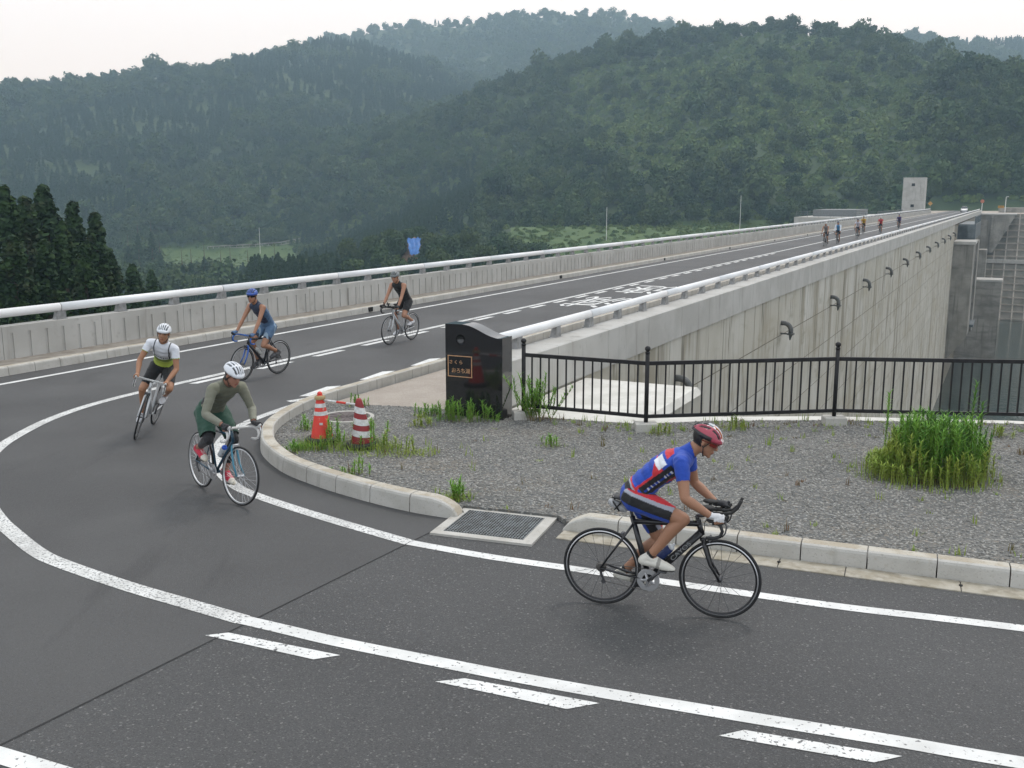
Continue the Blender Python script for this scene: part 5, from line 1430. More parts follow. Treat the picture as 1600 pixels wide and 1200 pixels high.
def bottle(bike, label, body_c, cap_c, pos=0.42):
    p0, p1 = Vector((0.02, 0, 0.30)), Vector((0.40, 0, 0.70)); d = (p1 - p0).normalized(); up = Vector((-d.z, 0, d.x))
    b = p0.lerp(p1, pos - 0.16) + up * 0.068
    m = Matrix.Translation(b) @ d.to_track_quat('Z', 'Y').to_matrix().to_4x4()
    e = empty('water_bottle'); e.matrix_world = bike.matrix_basis @ m; tag(e, label, 'bottle')
    MB().lathe([(0.030, 0.0), (0.035, 0.006), (0.035, 0.075), (0.031, 0.088), (0.035, 0.10), (0.035, 0.135), (0.030, 0.148)], 20).build('flask', mat('bottle_%02d%02d%02d' % tuple(int(c * 99) for c in body_c), body_c, None, 0.4), e, True)
    MB().lathe([(0.031, 0.145), (0.031, 0.162), (0.018, 0.172), (0.012, 0.174), (0.012, 0.19), (0.008, 0.195)], 20).build('cap', mat('bottle_cap_%02d%02d%02d' % tuple(int(c * 99) for c in cap_c), cap_c, None, 0.4), e, True)
    cg = MB()
    for s in (-1, 1): cg.tube([(0.0, 0.036 * s * 0.4, -0.006), (0.0, 0.039 * s, 0.01), (0.022, 0.038 * s, 0.07), (-0.02, 0.036 * s, 0.085)], 0.0035, n=5)
    cg.v = [tuple(m @ Vector(p)) for p in cg.v]
    cg.build('bottle_cage', M['rubber'], bike, True)

# ================================================================== RIDERS
M['skin'] = mat('skin', (0.3, 0.16, 0.1), (0.30, 0.145, 0.09), 0.5, 22, 5, attr='Col', spec=0.4, bump=0.15, bscale=120, contrast=(0.42, 0.95))
M['cloth'] = mat('rider_cloth', (0.3, 0.3, 0.3), None, 0.75, attr='Col', bump=0.6, bscale=14, sheen=0.1)
M['shell'] = mat('helmet_shell', (0.3, 0.3, 0.3), None, 0.28, attr='Col', coat=0.2)
M['hair'] = mat('hair', (0.012, 0.010, 0.009), None, 0.55)
M['lens'] = mat('dark_lens', (0.012, 0.012, 0.014), None, 0.08)
M['lens_red'] = mat('red_lens', (0.16, 0.02, 0.015), None, 0.1)
SKIN = np.array((0.33, 0.17, 0.10))
def ik(a, b, l1, l2, pole):
    a, b, pole = Vector(a), Vector(b), Vector(pole)
    d = b - a; L_ = min(d.length, (l1 + l2) * 0.999); d.normalize()
    x = (l1 * l1 - l2 * l2 + L_ * L_) / (2 * L_); h = math.sqrt(max(0, l1 * l1 - x * x))
    p = pole - d * pole.dot(d); p.normalize()
    return a + d * x + p * h
def remesh(mb, vox, it=3):
    me = mb.mesh('tmp', None); o = link('tmp', me)
    r = o.modifiers.new('r', 'REMESH'); r.mode = 'VOXEL'; r.voxel_size = vox; r.adaptivity = 0
    s = o.modifiers.new('s', 'SMOOTH'); s.factor = 0.5; s.iterations = it
    dg = bpy.context.evaluated_depsgraph_get()
    out = bpy.data.meshes.new_from_object(o.evaluated_get(dg))
    bpy.data.objects.remove(o); bpy.data.meshes.remove(me)
    return out
def arrays(me):
    n = len(me.vertices)
    co = np.empty(n * 3); me.vertices.foreach_get('co', co)
    no = np.empty(n * 3); me.vertices.foreach_get('normal', no)
    F = [tuple(p.vertices) for p in me.polygons]
    return co.reshape(-1, 3), no.reshape(-1, 3), F
def col_attr(me, col):
    a = me.color_attributes.new('Col', 'FLOAT_COLOR', 'POINT')
    c = np.ones((len(me.vertices), 4), 'f'); c[:, :3] = col
    a.data.foreach_set('color', c.ravel())
def submesh(name, co, F, mask, col, m, parent):
    idx = -np.ones(len(co), int); keep = [f for f in F if all(mask[i] for i in f)]
    used = sorted({i for f in keep for i in f})
    if not used: return None
    idx[used] = np.arange(len(used))
    me = bpy.data.meshes.new(name); me.from_pydata(co[used].tolist(), [], [tuple(int(idx[i]) for i in f) for f in keep])
    me.materials.append(m); me.polygons.foreach_set('use_smooth', [True] * len(me.polygons))
    if col is not None: col_attr(me, col[used])
    return link(name, me, parent)
def helmet(parent, c, Hm, base, vent, pattern=None, low=False):
    """shell with long air slots; pattern(azimuth, height) may recolour the ribs"""
    n, m = (32, 14) if low else (72, 30)
    v, cl, f = [], [], []
    for i in range(m + 1):
        th = (i / m) * R(100)
        for j in range(n):
            a = 2 * math.pi * j / n
            d = Vector((math.sin(th) * math.cos(a), math.sin(th) * math.sin(a), math.cos(th)))
            rx = 0.126 if d.x > 0 else 0.147
            r = Vector((d.x * rx, d.y * 0.100, d.z * 0.108))
            # slots run front to back
            lat = d.y / max(0.15, math.sqrt(max(1e-6, 1 - d.x * d.x * 0.55)))
            k = abs((lat * 3.1) % 1.0 - 0.5) * 2
            lon = abs(((d.x + 0.12) * 1.25 + 0.35 * abs(lat)) % 1.0 - 0.5) * 2
            hole = (k > 0.52) and (lon > 0.24) and d.z > 0.14 and abs(d.x) < 0.93 and abs(lat) < 0.88
            if hole: r *= 0.89
            if d.z < 0: r += Vector((0, 0, 0.012))
            r.z = max(r.z, -0.016 + (0.02 if d.x < -0.4 else 0))
            if d.x > 0.6 and d.z < 0.25: r.x += 0.012
            v.append(Vector(c) + Hm @ (r + Vector((-0.004, 0, 0.035))))
            cl.append(vent if hole else (pattern(d, lat) if pattern else base))
    for i in range(m):
        for j in range(n): f.append((i * n + j, (i + 1) * n + j, (i + 1) * n + (j + 1) % n, i * n + (j + 1) % n))
    # closed rim on the underside
    o = len(v)
    for j in range(n):
        p = v[m * n + j]; q = Vector(c) + Hm @ Vector((0, 0, 0.03)); v.append(p.lerp(q, 0.22)); cl.append(vent)
    for j in range(n): f.append((m * n + j, o + j, o + (j + 1) % n, m * n + (j + 1) % n))
    me = bpy.data.meshes.new('helmet'); me.from_pydata([tuple(p) for p in v], [], f); me.materials.append(M['shell'])
    me.polygons.foreach_set('use_smooth', [True] * len(me.polygons)); col_attr(me, np.array(cl))
    return link('helmet', me, parent)
def rider(label, bike, crank, spec):
    """one continuous body in the bicycle's frame (x forward, y left), clothing as children"""
    steer = spec.get('steer', 0.0); SM = steer_mtx(steer)
    vox = spec.get('vox', 0.0075); low = spec.get('low', False)
    e = empty('person'); e.matrix_world = bike.matrix_basis.copy(); tag(e, label, 'person')
    build = spec.get('build', 1.0)
    Hc = Vector((-0.135, 0, 0.99)); ta = R(spec.get('torso', 40)); TL = 0.535 * spec.get('tall', 1.0)
    T = Vector((math.cos(ta), 0, math.sin(ta))); Nn = Vector((-math.sin(ta), 0, math.cos(ta)))      # spine, dorsal
    tw = spec.get('lean_y', 0.0)
    Sc = Hc + T * TL + Vector((0, tw, 0))
    def sp(t, dv=0.0):                     # rounded back
        return Hc.lerp(Sc, t) + Nn * (0.035 * math.sin(math.pi * min(1, t)) + dv)
    B = MB()
    rot = Matrix((T, Vector((0, 1, 0)), Nn)).transposed()
    nn = 14 if low else 20
    for t, a, w, d in ((0.0, 0.12, 0.158, 0.115), (0.10, 0.11, 0.155, 0.112), (0.26, 0.11, 0.138, 0.104), (0.42, 0.11, 0.138, 0.103), (0.58, 0.115, 0.150, 0.110), (0.74, 0.115, 0.160, 0.112), (0.88, 0.09, 0.150, 0.098)):
        B.ellip(sp(t), (a, w * build, d * build), rot, n=nn, m=12)
    sh = 0.178 * build
    SL, SR = Sc + Vector((0, sh, 0)) - T * 0.02, Sc + Vector((0, -sh, 0)) - T * 0.02
    B.tube([SL, sp(0.95), SR], [0.056 * build, 0.078 * build, 0.056 * build], n=nn, round_caps=True)
    # head
    hp, hy, hr = spec.get('head', (15, 0, 0))
    hc = Sc + Vector((0.0, 0, 0)) + Vector(spec.get('head_off', (0.135, 0, 0.185)))
    Hm = (Matrix.Rotation(R(hy), 3, 'Z') @ Matrix.Rotation(R(hp), 3, 'Y') @ Matrix.Rotation(R(hr), 3, 'X'))
    hl = lambda x, y, z: hc + Hm @ Vector((x, y, z))
    B.tube([sp(0.93, 0.02), hl(-0.035, 0, -0.07), hl(-0.01, 0, -0.03)], [0.068, 0.055, 0.055], n=nn, round_caps=True)
    B.ellip(hl(-0.012, 0, 0.028), (0.100, 0.077, 0.098), Hm, n=nn, m=12)
    B.ellip(hl(0.030, 0, -0.035), (0.064, 0.062, 0.080), Hm, n=nn, m=12)
    B.ellip(hl(0.045, 0, -0.085), (0.044, 0.045, 0.035), Hm, n=nn, m=10)
    B.ellip(hl(0.072, 0, -0.108), (0.020, 0.024, 0.017), Hm, n=10, m=8)
    B.tube([hl(0.088, 0, 0.012), hl(0.106, 0, -0.030)], [0.009, 0.015], n=8, round_caps=True)
    B.ellip(hl(0.090, 0, -0.068), (0.012, 0.026, 0.012), Hm, n=10, m=8)
    B.tube([hl(0.082, -0.04, 0.022), hl(0.092, 0, 0.024), hl(0.082, 0.04, 0.022)], 0.011, n=8, round_caps=True)
    for s in (-1, 1): B.ellip(hl(-0.004, s * 0.078, -0.012), (0.016, 0.009, 0.030), Hm, n=10, m=8)
    bones = [('pelvis', sp(-0.1), sp(0.2), 0.14, 0.14), ('torso', sp(0.2), sp(0.95), 0.13, 0.13), ('neck', sp(0.97), hl(-0.02, 0, -0.06), 0.06, 0.055), ('head', hl(0, 0, -0.05), hl(0, 0, 0.05), 0.09, 0.10)]
    legs = {}
    for s, nm, ca in ((-1, 'R', crank), (1, 'L', crank + math.pi)):
        ped = Vector((0.17 * math.cos(ca), s * 0.118, 0.272 + 0.17 * math.sin(ca) + 0.012))
        hip = Hc + Vector((0.0, s * 0.088, -0.015))
        ft = R(spec.get('foot', 12))
        fd = Vector((math.cos(ft), 0, -math.sin(ft)))
        if s == 1: fd.y = 0.04
        ank = ped - fd * 0.115 + Vector((0, 0, 0.085))
        toe = ped + fd * 0.075 + Vector((0, 0, 0.028)); heel = ped - fd * 0.165 + Vector((0, 0, 0.038))
        kn = ik(hip, ank, 0.435, 0.435, Vector((1, s * spec.get('knee_out', 0.05), 0.35)))
        lb = build
        mid = hip.lerp(kn, 0.45) + Vector((0.0, 0, 0.0)); cf = kn.lerp(ank, 0.32); back = (kn - hip).cross(Vector((0, 1, 0))).normalized()
        B.tube([hip, mid, hip.lerp(kn, 0.8), kn], [0.098 * lb, 0.084 * lb, 0.062 * lb, 0.055 * lb], n=nn, round_caps=True)
        calf_off = (ank - kn).cross(Vector((0, 1, 0))).normalized() * -0.012
        B.tube([kn, cf + calf_off, kn.lerp(ank, 0.65), ank], [0.053 * lb, 0.054 * lb, 0.040 * lb, 0.034], n=nn, round_caps=True)
        B.tube([heel, ped - fd * 0.05 + Vector((0, 0, 0.045)), ped + fd * 0.02 + Vector((0, 0, 0.036)), toe], [0.034, 0.040, 0.040, 0.026], n=12, round_caps=True, flat=(0.85, 1.05))
        B.tube([ank, heel + Vector((0, 0, 0.01))], [0.036, 0.034], n=10, round_caps=True)
        B.tube([ank, ped + fd * 0.0 + Vector((0, 0, 0.04))], [0.036, 0.034], n=10, round_caps=True)
        bones += [('thigh' + nm, hip, kn, 0.095, 0.056), ('shin' + nm, kn, ank + Vector((0, 0, 0.02)), 0.055, 0.036), ('foot' + nm, heel, toe, 0.045, 0.036)]
        legs[nm] = (hip, kn)
    hands = {}
    grip = spec.get('grip', 'hoods')
    for s, nm, So in ((-1, 'R', SR), (1, 'L', SL)):
        g = SM @ Vector((0.570, s * 0.206, 0.905)) if grip == 'hoods' else SM @ Vector((0.495, s * 0.175, 0.895))
        fw = SM.to_3x3() @ (Vector((0.9, 0, 0.25)) if grip == 'hoods' else Vector((0.9, s * -0.3, 0.1)))
        fw.normalize()
        wr = g - fw * 0.055 + Vector((-0.012, 0, 0.028))
        el = ik(So, wr, 0.295 * spec.get('arm', 1), 0.265 * spec.get('arm', 1), Vector((-0.35, s * 0.55, -0.6)))
        ab = build
        B.tube([So, So.lerp(el, 0.4), So.lerp(el, 0.8), el], [0.054 * ab, 0.048 * ab, 0.040 * ab, 0.037 * ab], n=nn, round_caps=True)
        B.tube([el, el.lerp(wr, 0.3), el.lerp(wr, 0.75), wr], [0.037 * ab, 0.040 * ab, 0.030 * ab, 0.026 * ab], n=nn, round_caps=True)
        sd_ = Vector((0, 1, 0)) * s; dn = Vector((0, 0, -1))
        B.tube([wr, g + Vector((0, 0, 0.012))], [0.026, 0.030], n=12, round_caps=True, flat=(0.75, 1.15))
        for q in range(4):                                # fingers wrapped over the outside of the hood
            off = fw * (0.038 - 0.021 * q)
            k0 = g + off + Vector((0, 0, 0.016)) + sd_ * 0.012
            k1 = k0 + sd_ * 0.022 + dn * 0.022; k2_ = k1 + dn * 0.030 - sd_ * 0.006; k3 = k2_ - sd_ * 0.024 + dn * 0.010
            B.tube([k0, k1, k2_, k3], [0.0100, 0.0096, 0.0088, 0.0078] if q not in (3,) else [0.0088, 0.0084, 0.0078, 0.007], n=8, round_caps=True)
        th0 = g - sd_ * 0.016 - fw * 0.020 + Vector((0, 0, 0.012))
        B.tube([th0, th0 - sd_ * 0.018 + fw * 0.030 + dn * 0.008, th0 - sd_ * 0.012 + fw * 0.058 + dn * 0.022], [0.0125, 0.0105, 0.0085], n=8, round_caps=True)
        bones += [('uarm' + nm, So, el, 0.054, 0.037), ('farm' + nm, el, wr, 0.038, 0.026), ('hand' + nm, wr, g + fw * 0.03, 0.03, 0.03)]
    body = remesh(B, vox, 2)
    co, no, F = arrays(body)
    best = np.full(len(co), 1e9); cls = np.zeros(len(co), int); tpar = np.zeros(len(co))
    for i, (nm, a, b, ra, rb) in enumerate(bones):
        a, b = np.array(a), np.array(b); d = b - a
        t = ((co - a) @ d) / (d @ d); tc = np.clip(t, 0, 1)
        dist = np.linalg.norm(co - a - tc[:, None] * d, axis=1) / (ra + (rb - ra) * tc)
        k = dist < best
        best[k] = dist[k]; cls[k] = i; tpar[k] = t[k]
    names = [b[0] for b in bones]
    is_ = lambda *p: np.isin(cls, [i for i, n in enumerate(names) if n.rstrip('RL') in p or n in p])
    ts = ((co - np.array(Hc)) @ np.array(T)) / TL
    qd = (co - np.array(Hc)) @ np.array(Nn)
    # skin colours
    sk = np.tile(np.array(spec.get('skin', SKIN)), (len(co), 1))
    hlc = (co - np.array(hc)) @ np.array(Hm)           # head-local coordinates
    hd = is_('head', 'neck')
    lip = hd & (np.abs(hlc[:, 2] + 0.068) < 0.008) & (hlc[:, 0] > 0.075) & (np.abs(hlc[:, 1]) < 0.022); sk[lip] = (0.26, 0.085, 0.065)
    brow = hd & (np.abs(hlc[:, 2] - 0.022) < 0.007) & (hlc[:, 0] > 0.06) & (np.abs(np.abs(hlc[:, 1]) - 0.033) < 0.020); sk[brow] = (0.03, 0.022, 0.018)
    eye = hd & (np.abs(hlc[:, 2] - 0.002) < 0.008) & (hlc[:, 0] > 0.05) & (np.abs(np.abs(hlc[:, 1]) - 0.034) < 0.014); sk[eye] = (0.05, 0.035, 0.03)
    body.materials.clear(); body.materials.append(M['skin']); body.polygons.foreach_set('use_smooth', [True] * len(body.polygons))
    col_attr(body, sk); body.name = 'body'
    link('body', body, e)
    A = dict(co=co, ts=ts, qd=qd, t=tpar, is_=is_, legs=legs, cls=cls, names=names, Hc=np.array(Hc), T=np.array(T), Nn=np.array(Nn), tw=tw)
    nsm = no
    wr_ = np.zeros(len(co))
    if not low:                                   # folds of the cloth
        wr_ = np.array([mnoise.noise(Vector((p[0] * 13, p[1] * 13, p[2] * 22))) * 0.0055 + mnoise.noise(Vector((p[0] * 34, p[1] * 30, p[2] * 40))) * 0.002 for p in co])
    def wear(name, mask, col, off, m='cloth'):
        c = np.tile(np.array(col), (len(co), 1)) if not callable(col) else col(A)
        o = off(A)[:, None] if callable(off) else off
        if name in ('jersey', 'shorts'): o = o + np.maximum(wr_, -0.004)[:, None]
        return submesh(name, co + nsm * o, F, mask, c, M[m], e)
    th_ = is_('thigh')
    tt_ = tpar
    sl = spec.get('sleeve', 0.5)
    ua = is_('uarm'); fa = is_('farm')
    arm_m = (ua & (tt_ < sl)) if sl <= 1 else (ua | (fa & (tt_ < sl - 1)))
    waist = spec.get('waist', 0.20)
    tors = is_('torso', 'pelvis', 'uarm', 'neck') & ~((is_('uarm')))
    collar = spec.get('collar', 0.98)
    jm_ = (is_('torso', 'pelvis') & (ts > waist - 0.02)) | arm_m | (is_('neck') & (ts < collar))
    if sl <= 0:      # sleeveless: keep shoulders bare
        jm_ &= ~(is_('torso') & (np.abs(co[:, 1] - tw * ts) > 0.135 * build) & (ts > 0.80)) & ~is_('uarm')
        jm_ &= ~(is_('neck'))
    wear('jersey', jm_, spec['jersey'], spec.get('jersey_off', 0.007))
    sf = spec.get('short', 0.62)
    smk = (is_('pelvis', 'torso') & (ts < waist + 0.02)) | (th_ & (tt_ < sf))
    wear('shorts', smk, spec['shorts'], spec.get('shorts_off', 0.006))
    if 'tights' in spec:
        wear('leggings', (th_ & (tt_ > sf - 0.12)) | (is_('shin') & (tt_ < spec.get('tights_to', 0.72))), spec['tights'], 0.004)
    wear('shoe', is_('footR') | (is_('shinR') & (tt_ > 0.985)), spec['shoe'], 0.006)
    wear('shoe', is_('footL') | (is_('shinL') & (tt_ > 0.985)), spec['shoe'], 0.006)
    if 'sock' in spec: wear('sock', is_('shin') & (tt_ > spec.get('sock_from', 0.86)), spec['sock'], 0.004)
    if 'glove' in spec:
        for nm in 'RL':
            hm_ = is_('hand' + nm) | (is_('farm' + nm) & (tt_ > 0.94))
            fing = co[:, 2] < (np.array(SM @ Vector((0.57, 0, 0.905)))[2] - 0.022)
            wear('glove', hm_ & ~fing, spec['glove'], 0.004)
    # hair, helmet, straps, glasses
    hm2 = is_('head', 'neck') & (hlc[:, 0] < 0.005 + 0.25 * np.clip(hlc[:, 2], -0.1, 0.2)) & (hlc[:, 2] > spec.get('hair_low', -0.055)) & ~((np.abs(hlc[:, 1]) > 0.07) & (hlc[:, 2] < 0.018) & (hlc[:, 0] > -0.02))
    submesh('hair', co + no * 0.008, F, hm2, None, M['hair'], e)
    helmet(e, hc, Hm, spec['helmet'][0], spec['helmet'][1], spec.get('helmet_pat'), low)
    for s in (-1, 1) if not low else ():
        MB().tube([hl(0.045, s * 0.078, 0.02), hl(0.012, s * 0.080, -0.045), hl(0.035, s * 0.045, -0.118), hl(0.04, 0, -0.124)], 0.0045, n=5).tube([hl(-0.05, s * 0.078, 0.02), hl(0.012, s * 0.080, -0.045)], 0.0045, n=5).build('helmet_strap', M['rubber'], e)
    if spec.get('glasses'):
        g_ = MB()
        for s in (-1, 1):
            pts = []
            for j in range(7):
                a = R(6 + 62 * j / 6)
                pts.append((0.012 + 0.098 * math.cos(a), s * (0.004 + 0.086 * math.sin(a))))
            v_ = [hl(x, y, 0.020 - 0.004 * (j / 6)) for j, (x, y) in enumerate(pts)] + [hl(x, y, -0.018 + 0.010 * (j / 6)) for j, (x, y) in enumerate(pts)]
            v2 = [hl(x * 0.965, y * 0.965, 0.019) for x, y in pts] + [hl(x * 0.965, y * 0.965, -0.016) for x, y in pts]
            fq = [(j, j + 1, 8 + j, 7 + j) for j in range(6)]
            g_.add(v_, fq if s < 0 else [tuple(reversed(q)) for q in fq])
            g_.tube([hl(0.05, s * 0.078, 0.012), hl(-0.02, s * 0.084, 0.008)], 0.004, n=5)
        g_.tube([hl(0.112, -0.012, 0.014), hl(0.112, 0.012, 0.014)], 0.004, n=5)
        g_.build('sunglasses', M[spec['glasses']], e)
    return e

# ------------------------------------------------------------------ colour layouts of the clothing
BLUE, RED, BLACK, WHITE, GREY = np.array((0.014, 0.058, 0.36)), np.array((0.48, 0.022, 0.032)), np.array((0.012, 0.012, 0.014)), np.array((0.68, 0.70, 0.74)), np.array((0.30, 0.31, 0.36))
def jersey_blue(A):
    co, ts, q = A['co'], A['ts'], A['qd']
    c = np.tile(BLUE, (len(co), 1)); side = np.abs(co[:, 1])
    tor = A['is_']('torso', 'pelvis')
    up = 0.052 + 0.05 * (ts - 0.3)
    band = lambda lo, hi, m: tor & (q > lo) & (q < hi) & m
    c[band(0.028, 0.052, ts < 0.5)] = RED
    c[tor & (ts > 0.46) & (ts < 0.66) & (q > 0.03) & (q < 0.03 + 0.5 * (ts - 0.42))] = RED
    c[tor & (ts > 0.80) & (ts < 0.93) & (q > 0.085)] = RED
    c[tor & (ts > 0.60) & (ts < 0.76) & (q > 0.055) & (q < 0.135)] = WHITE
    c[tor & (ts > 0.55) & (ts < 0.84) & (q < -0.015)] = RED * 0.75
    c[band(-0.055, 0.034, (ts > 0.17) & (ts < 0.80))] = BLACK
    c[band(-0.024, -0.006, (ts > 0.2) & (ts < 0.76))] = BLUE * 0.9
    letters = (np.sin(ts * 95) > 0.25) & (np.sin(ts * 41 + 1) > -0.65)
    c[band(-0.026, -0.004, letters & (ts > 0.24) & (ts < 0.76))] = WHITE * 0.85
    c[tor & (q < -0.062) & (ts < 0.6)] = BLUE * 0.85
    ua = A['is_']('uarm'); t = A['t']
    mark = ua & (t > 0.10) & (t < 0.44) & (np.abs(np.sin(t * 52)) > 0.62) & (np.abs(q - 0.10) < 0.055) & (np.sin(q * 240) > -0.2) & (side > 0.2)
    c[mark] = WHITE
    c[A['is_']('neck')] = BLUE
    return c
def shorts_blue(A):
    co = A['co']; c = np.tile(BLUE, (len(co), 1))
    for nm, (h, k) in A['legs'].items():
        h, k = np.array(h), np.array(k); d = (k - h) / np.linalg.norm(k - h)
        up = np.cross(d, np.array((0, 1, 0))); up *= -1 if up[2] < 0 else 1
        w = (co - h) @ up
        m = A['is_']('thigh' + nm)
        c[m & (w > -0.035) & (w < 0.035)] = BLACK
        c[m & (w >= 0.035)] = GREY; c[m & (w >= 0.062)] = RED
    pel = A['is_']('pelvis', 'torso'); q, ts = A['qd'], A['ts']
    c[pel & (q > -0.05)] = BLACK
    c[pel & (ts > 0.085)] = GREY; c[pel & (ts > 0.11)] = RED; c[pel & (q < -0.03) & (ts < 0.06)] = BLUE
    c[pel & (q > 0.03) & (ts < -0.02)] = BLUE
    return c
def glove_white(A):
    c = np.tile(np.array((0.55, 0.55, 0.56)), (len(A['co']), 1)); c[A['is_']('farm')] = RED; c[A['is_']('handL')] = BLACK * 2
    return c
def jersey_green(A):
    co, ts, q = A['co'], A['ts'], A['qd']; c = np.tile(np.array((0.62, 0.64, 0.68)), (len(co), 1))
    tor = A['is_']('torso', 'pelvis')
    lime, olive = np.array((0.36, 0.44, 0.06)), np.array((0.14, 0.19, 0.03))
    c[tor & (ts < 0.52)] = olive; c[tor & (ts < 0.40)] = lime * 0.85; c[tor & (ts < 0.30)] = lime
    line = tor & (np.abs(np.abs(co[:, 1]) - 0.105) < 0.009) & (ts > 0.5); c[line] = BLACK
    txt = tor & (q < 0) & (ts > 0.565) & (ts < 0.62) & (np.abs(co[:, 1]) < 0.10) & (np.sin(co[:, 1] * 260) > -0.35); c[txt] = BLACK
    ua = A['is_']('uarm'); t = A['t']
    c[ua & (t > 0.475)] = lime * 0.7; c[ua & (t > 0.12) & (t < 0.36) & (np.sin(t * 110) > 0.2) & (q > 0.0)] = np.array((0.10, 0.13, 0.2))
    return c
def suit_blue(A):
    co = A['co']; c = np.tile(np.array((0.055, 0.105, 0.185)), (len(co), 1))
    front = A['is_']('torso') & (np.abs(co[:, 1]) < 0.10) & (A['qd'] < 0.03); c[front] = (0.018, 0.022, 0.045)
    edge = A['is_']('torso') & (A['ts'] > 0.86); c[edge] = (0.02, 0.03, 0.06)
    return c
def suit_shorts(A):
    co = A['co']; c = np.tile(np.array((0.07, 0.13, 0.22)), (len(co), 1))
    c[A['is_']('thigh') & (A['t'] > 0.56)] = (0.02, 0.03, 0.055)
    s = A['is_']('thigh') & (np.abs(np.sin(A['t'] * 14 + co[:, 2] * 30)) > 0.96); c[s] = (0.22, 0.30, 0.38)
    return c
def shoe_red(A):
    co = A['co']; c = np.tile(np.array((0.46, 0.02, 0.05)), (len(co), 1)); t = A['t']
    ft = A['is_']('foot')
    c[ft & (t > 0.80)] = (0.62, 0.58, 0.50)
    for nm in 'RL':
        m = A['is_']('foot' + nm); z = co[m][:, 2].min() if m.any() else 0
        c[m & (co[:, 2] < z + 0.026)] = (0.55, 0.50, 0.40)
    c[ft & (t > 0.45) & (t < 0.78) & (np.sin(t * 75) > 0.3) & (np.abs(co[:, 1]) < 0.135) & (np.abs(co[:, 1]) > 0.095)] = (0.66, 0.64, 0.6)
    return c
def two_tone(top, sole):
    def fn(A):
        co = A['co']; c = np.tile(np.array(top), (len(co), 1)); t = A['t']
        for nm in 'RL':
            m = A['is_']('foot' + nm); z = co[m][:, 2].min() if m.any() else 0
            c[m & (co[:, 2] < z + 0.016)] = sole
        c[A['is_']('foot') & (t > 0.48) & (t < 0.60)] = np.array(top) * 0.45
        return c
    return fn
def olive_top(A):
    co, ts = A['co'], A['ts']; c = np.tile(np.array((0.175, 0.175, 0.125)), (len(co), 1))
    tor = A['is_']('torso', 'pelvis')
    c[tor & (np.abs(co[:, 1]) < 0.12)] = (0.105, 0.108, 0.075)
    c[A['is_']('uarm') & (A['t'] > 0.05)] = (0.185, 0.185, 0.14); c[A['is_']('farm')] = (0.20, 0.20, 0.155)
    c[tor & (ts < 0.34) & (A['qd'] > 0.02)] = (0.02, 0.02, 0.022)
    return c
def pat_main(d, lat):
    if d.z < 0.26 and d.x < 0.35: return (0.014, 0.013, 0.015)
    if d.x < -0.25 and abs(lat) < 0.45: return (0.02, 0.02, 0.022)
    if abs(lat) > 0.46: return (0.36, 0.055, 0.085)
    if d.x > 0.1: return (0.52, 0.13, 0.03) if 0.16 < abs(lat) < 0.32 else (0.62, 0.64, 0.66)
    return (0.58, 0.60, 0.63)

# ------------------------------------------------------------------ the five near cyclists
b1 = bicycle('black road bike under the rider in blue and red, nearest the camera', (0.76, 8.02), R(-17.7), R(-2), R(42), (0.012, 0.012, 0.014), (0.012, 0.012, 0.014), (0.016, 0.016, 0.017), (0.03, 0.03, 0.032), (0.015, 0.015, 0.016), aero=True, oversize=1.25, bag=True, script=('CAYOS', 1))
bottle(b1, 'dark blue bottle with a white cap on the black bike', (0.02, 0.035, 0.12), (0.6, 0.62, 0.64))
rider('cyclist in blue, red and black jersey and shorts riding to the right', b1, R(42), dict(torso=40, build=1.06, arm=0.955, head=(24, -4, 0), head_off=(0.15, 0, 0.15), jersey=jersey_blue, shorts=shorts_blue, sleeve=0.52, short=0.80, waist=0.15, shoe=two_tone((0.58, 0.56, 0.50), (0.02, 0.02, 0.02)), sock=(0.012, 0.012, 0.013), sock_from=0.93,
      glove=glove_white, helmet=((0.36, 0.055, 0.085), (0.012, 0.012, 0.013)), helmet_pat=pat_main, glasses='lens_red', vox=0.0062, foot=8, skin=(0.33, 0.168, 0.10)))
b2 = bicycle('turquoise steel road bike with white handlebar tape', (-3.73, 11.53), R(-48), R(-3), R(128), (0.012, 0.05, 0.085), (0.04, 0.20, 0.29), (0.60, 0.59, 0.57), (0.62, 0.62, 0.62), (0.02, 0.02, 0.02), steer=R(10), deep=0.016, thin=True)
bottle(b2, 'clear white bottle with a blue cap on the turquoise bike', (0.50, 0.53, 0.56), (0.02, 0.09, 0.50), 0.5)
rider('cyclist in an olive long sleeved top and green shorts with red shoes', b2, R(128), dict(torso=37, head=(26, 12, 0), head_off=(0.14, 0.0, 0.155), jersey=olive_top, jersey_off=0.010, shorts=(0.018, 0.062, 0.040), sleeve=1.90, short=0.86, shorts_off=lambda A: 0.012 + 0.022 * np.clip(A['t'], 0, 1) * A['is_']('thigh') + 0.007 * np.sin(A['co'][:, 0] * 55 + A['co'][:, 2] * 38), waist=0.18,
      tights=(0.010, 0.010, 0.012), tights_to=0.74, shoe=shoe_red, glove=(0.014, 0.014, 0.016), helmet=((0.68, 0.70, 0.74), (0.05, 0.055, 0.06)), steer=R(10), foot=18, build=0.97, knee_out=0.16, hair_low=-0.09, skin=(0.33, 0.16, 0.11)))
b3 = bicycle('white road bike leaning into the turn', (-5.50, 14.92), R(-85), R(-16), R(-75), (0.58, 0.59, 0.60), (0.58, 0.59, 0.60), (0.58, 0.58, 0.57), (0.10, 0.10, 0.10), (0.5, 0.5, 0.5), steer=R(7))
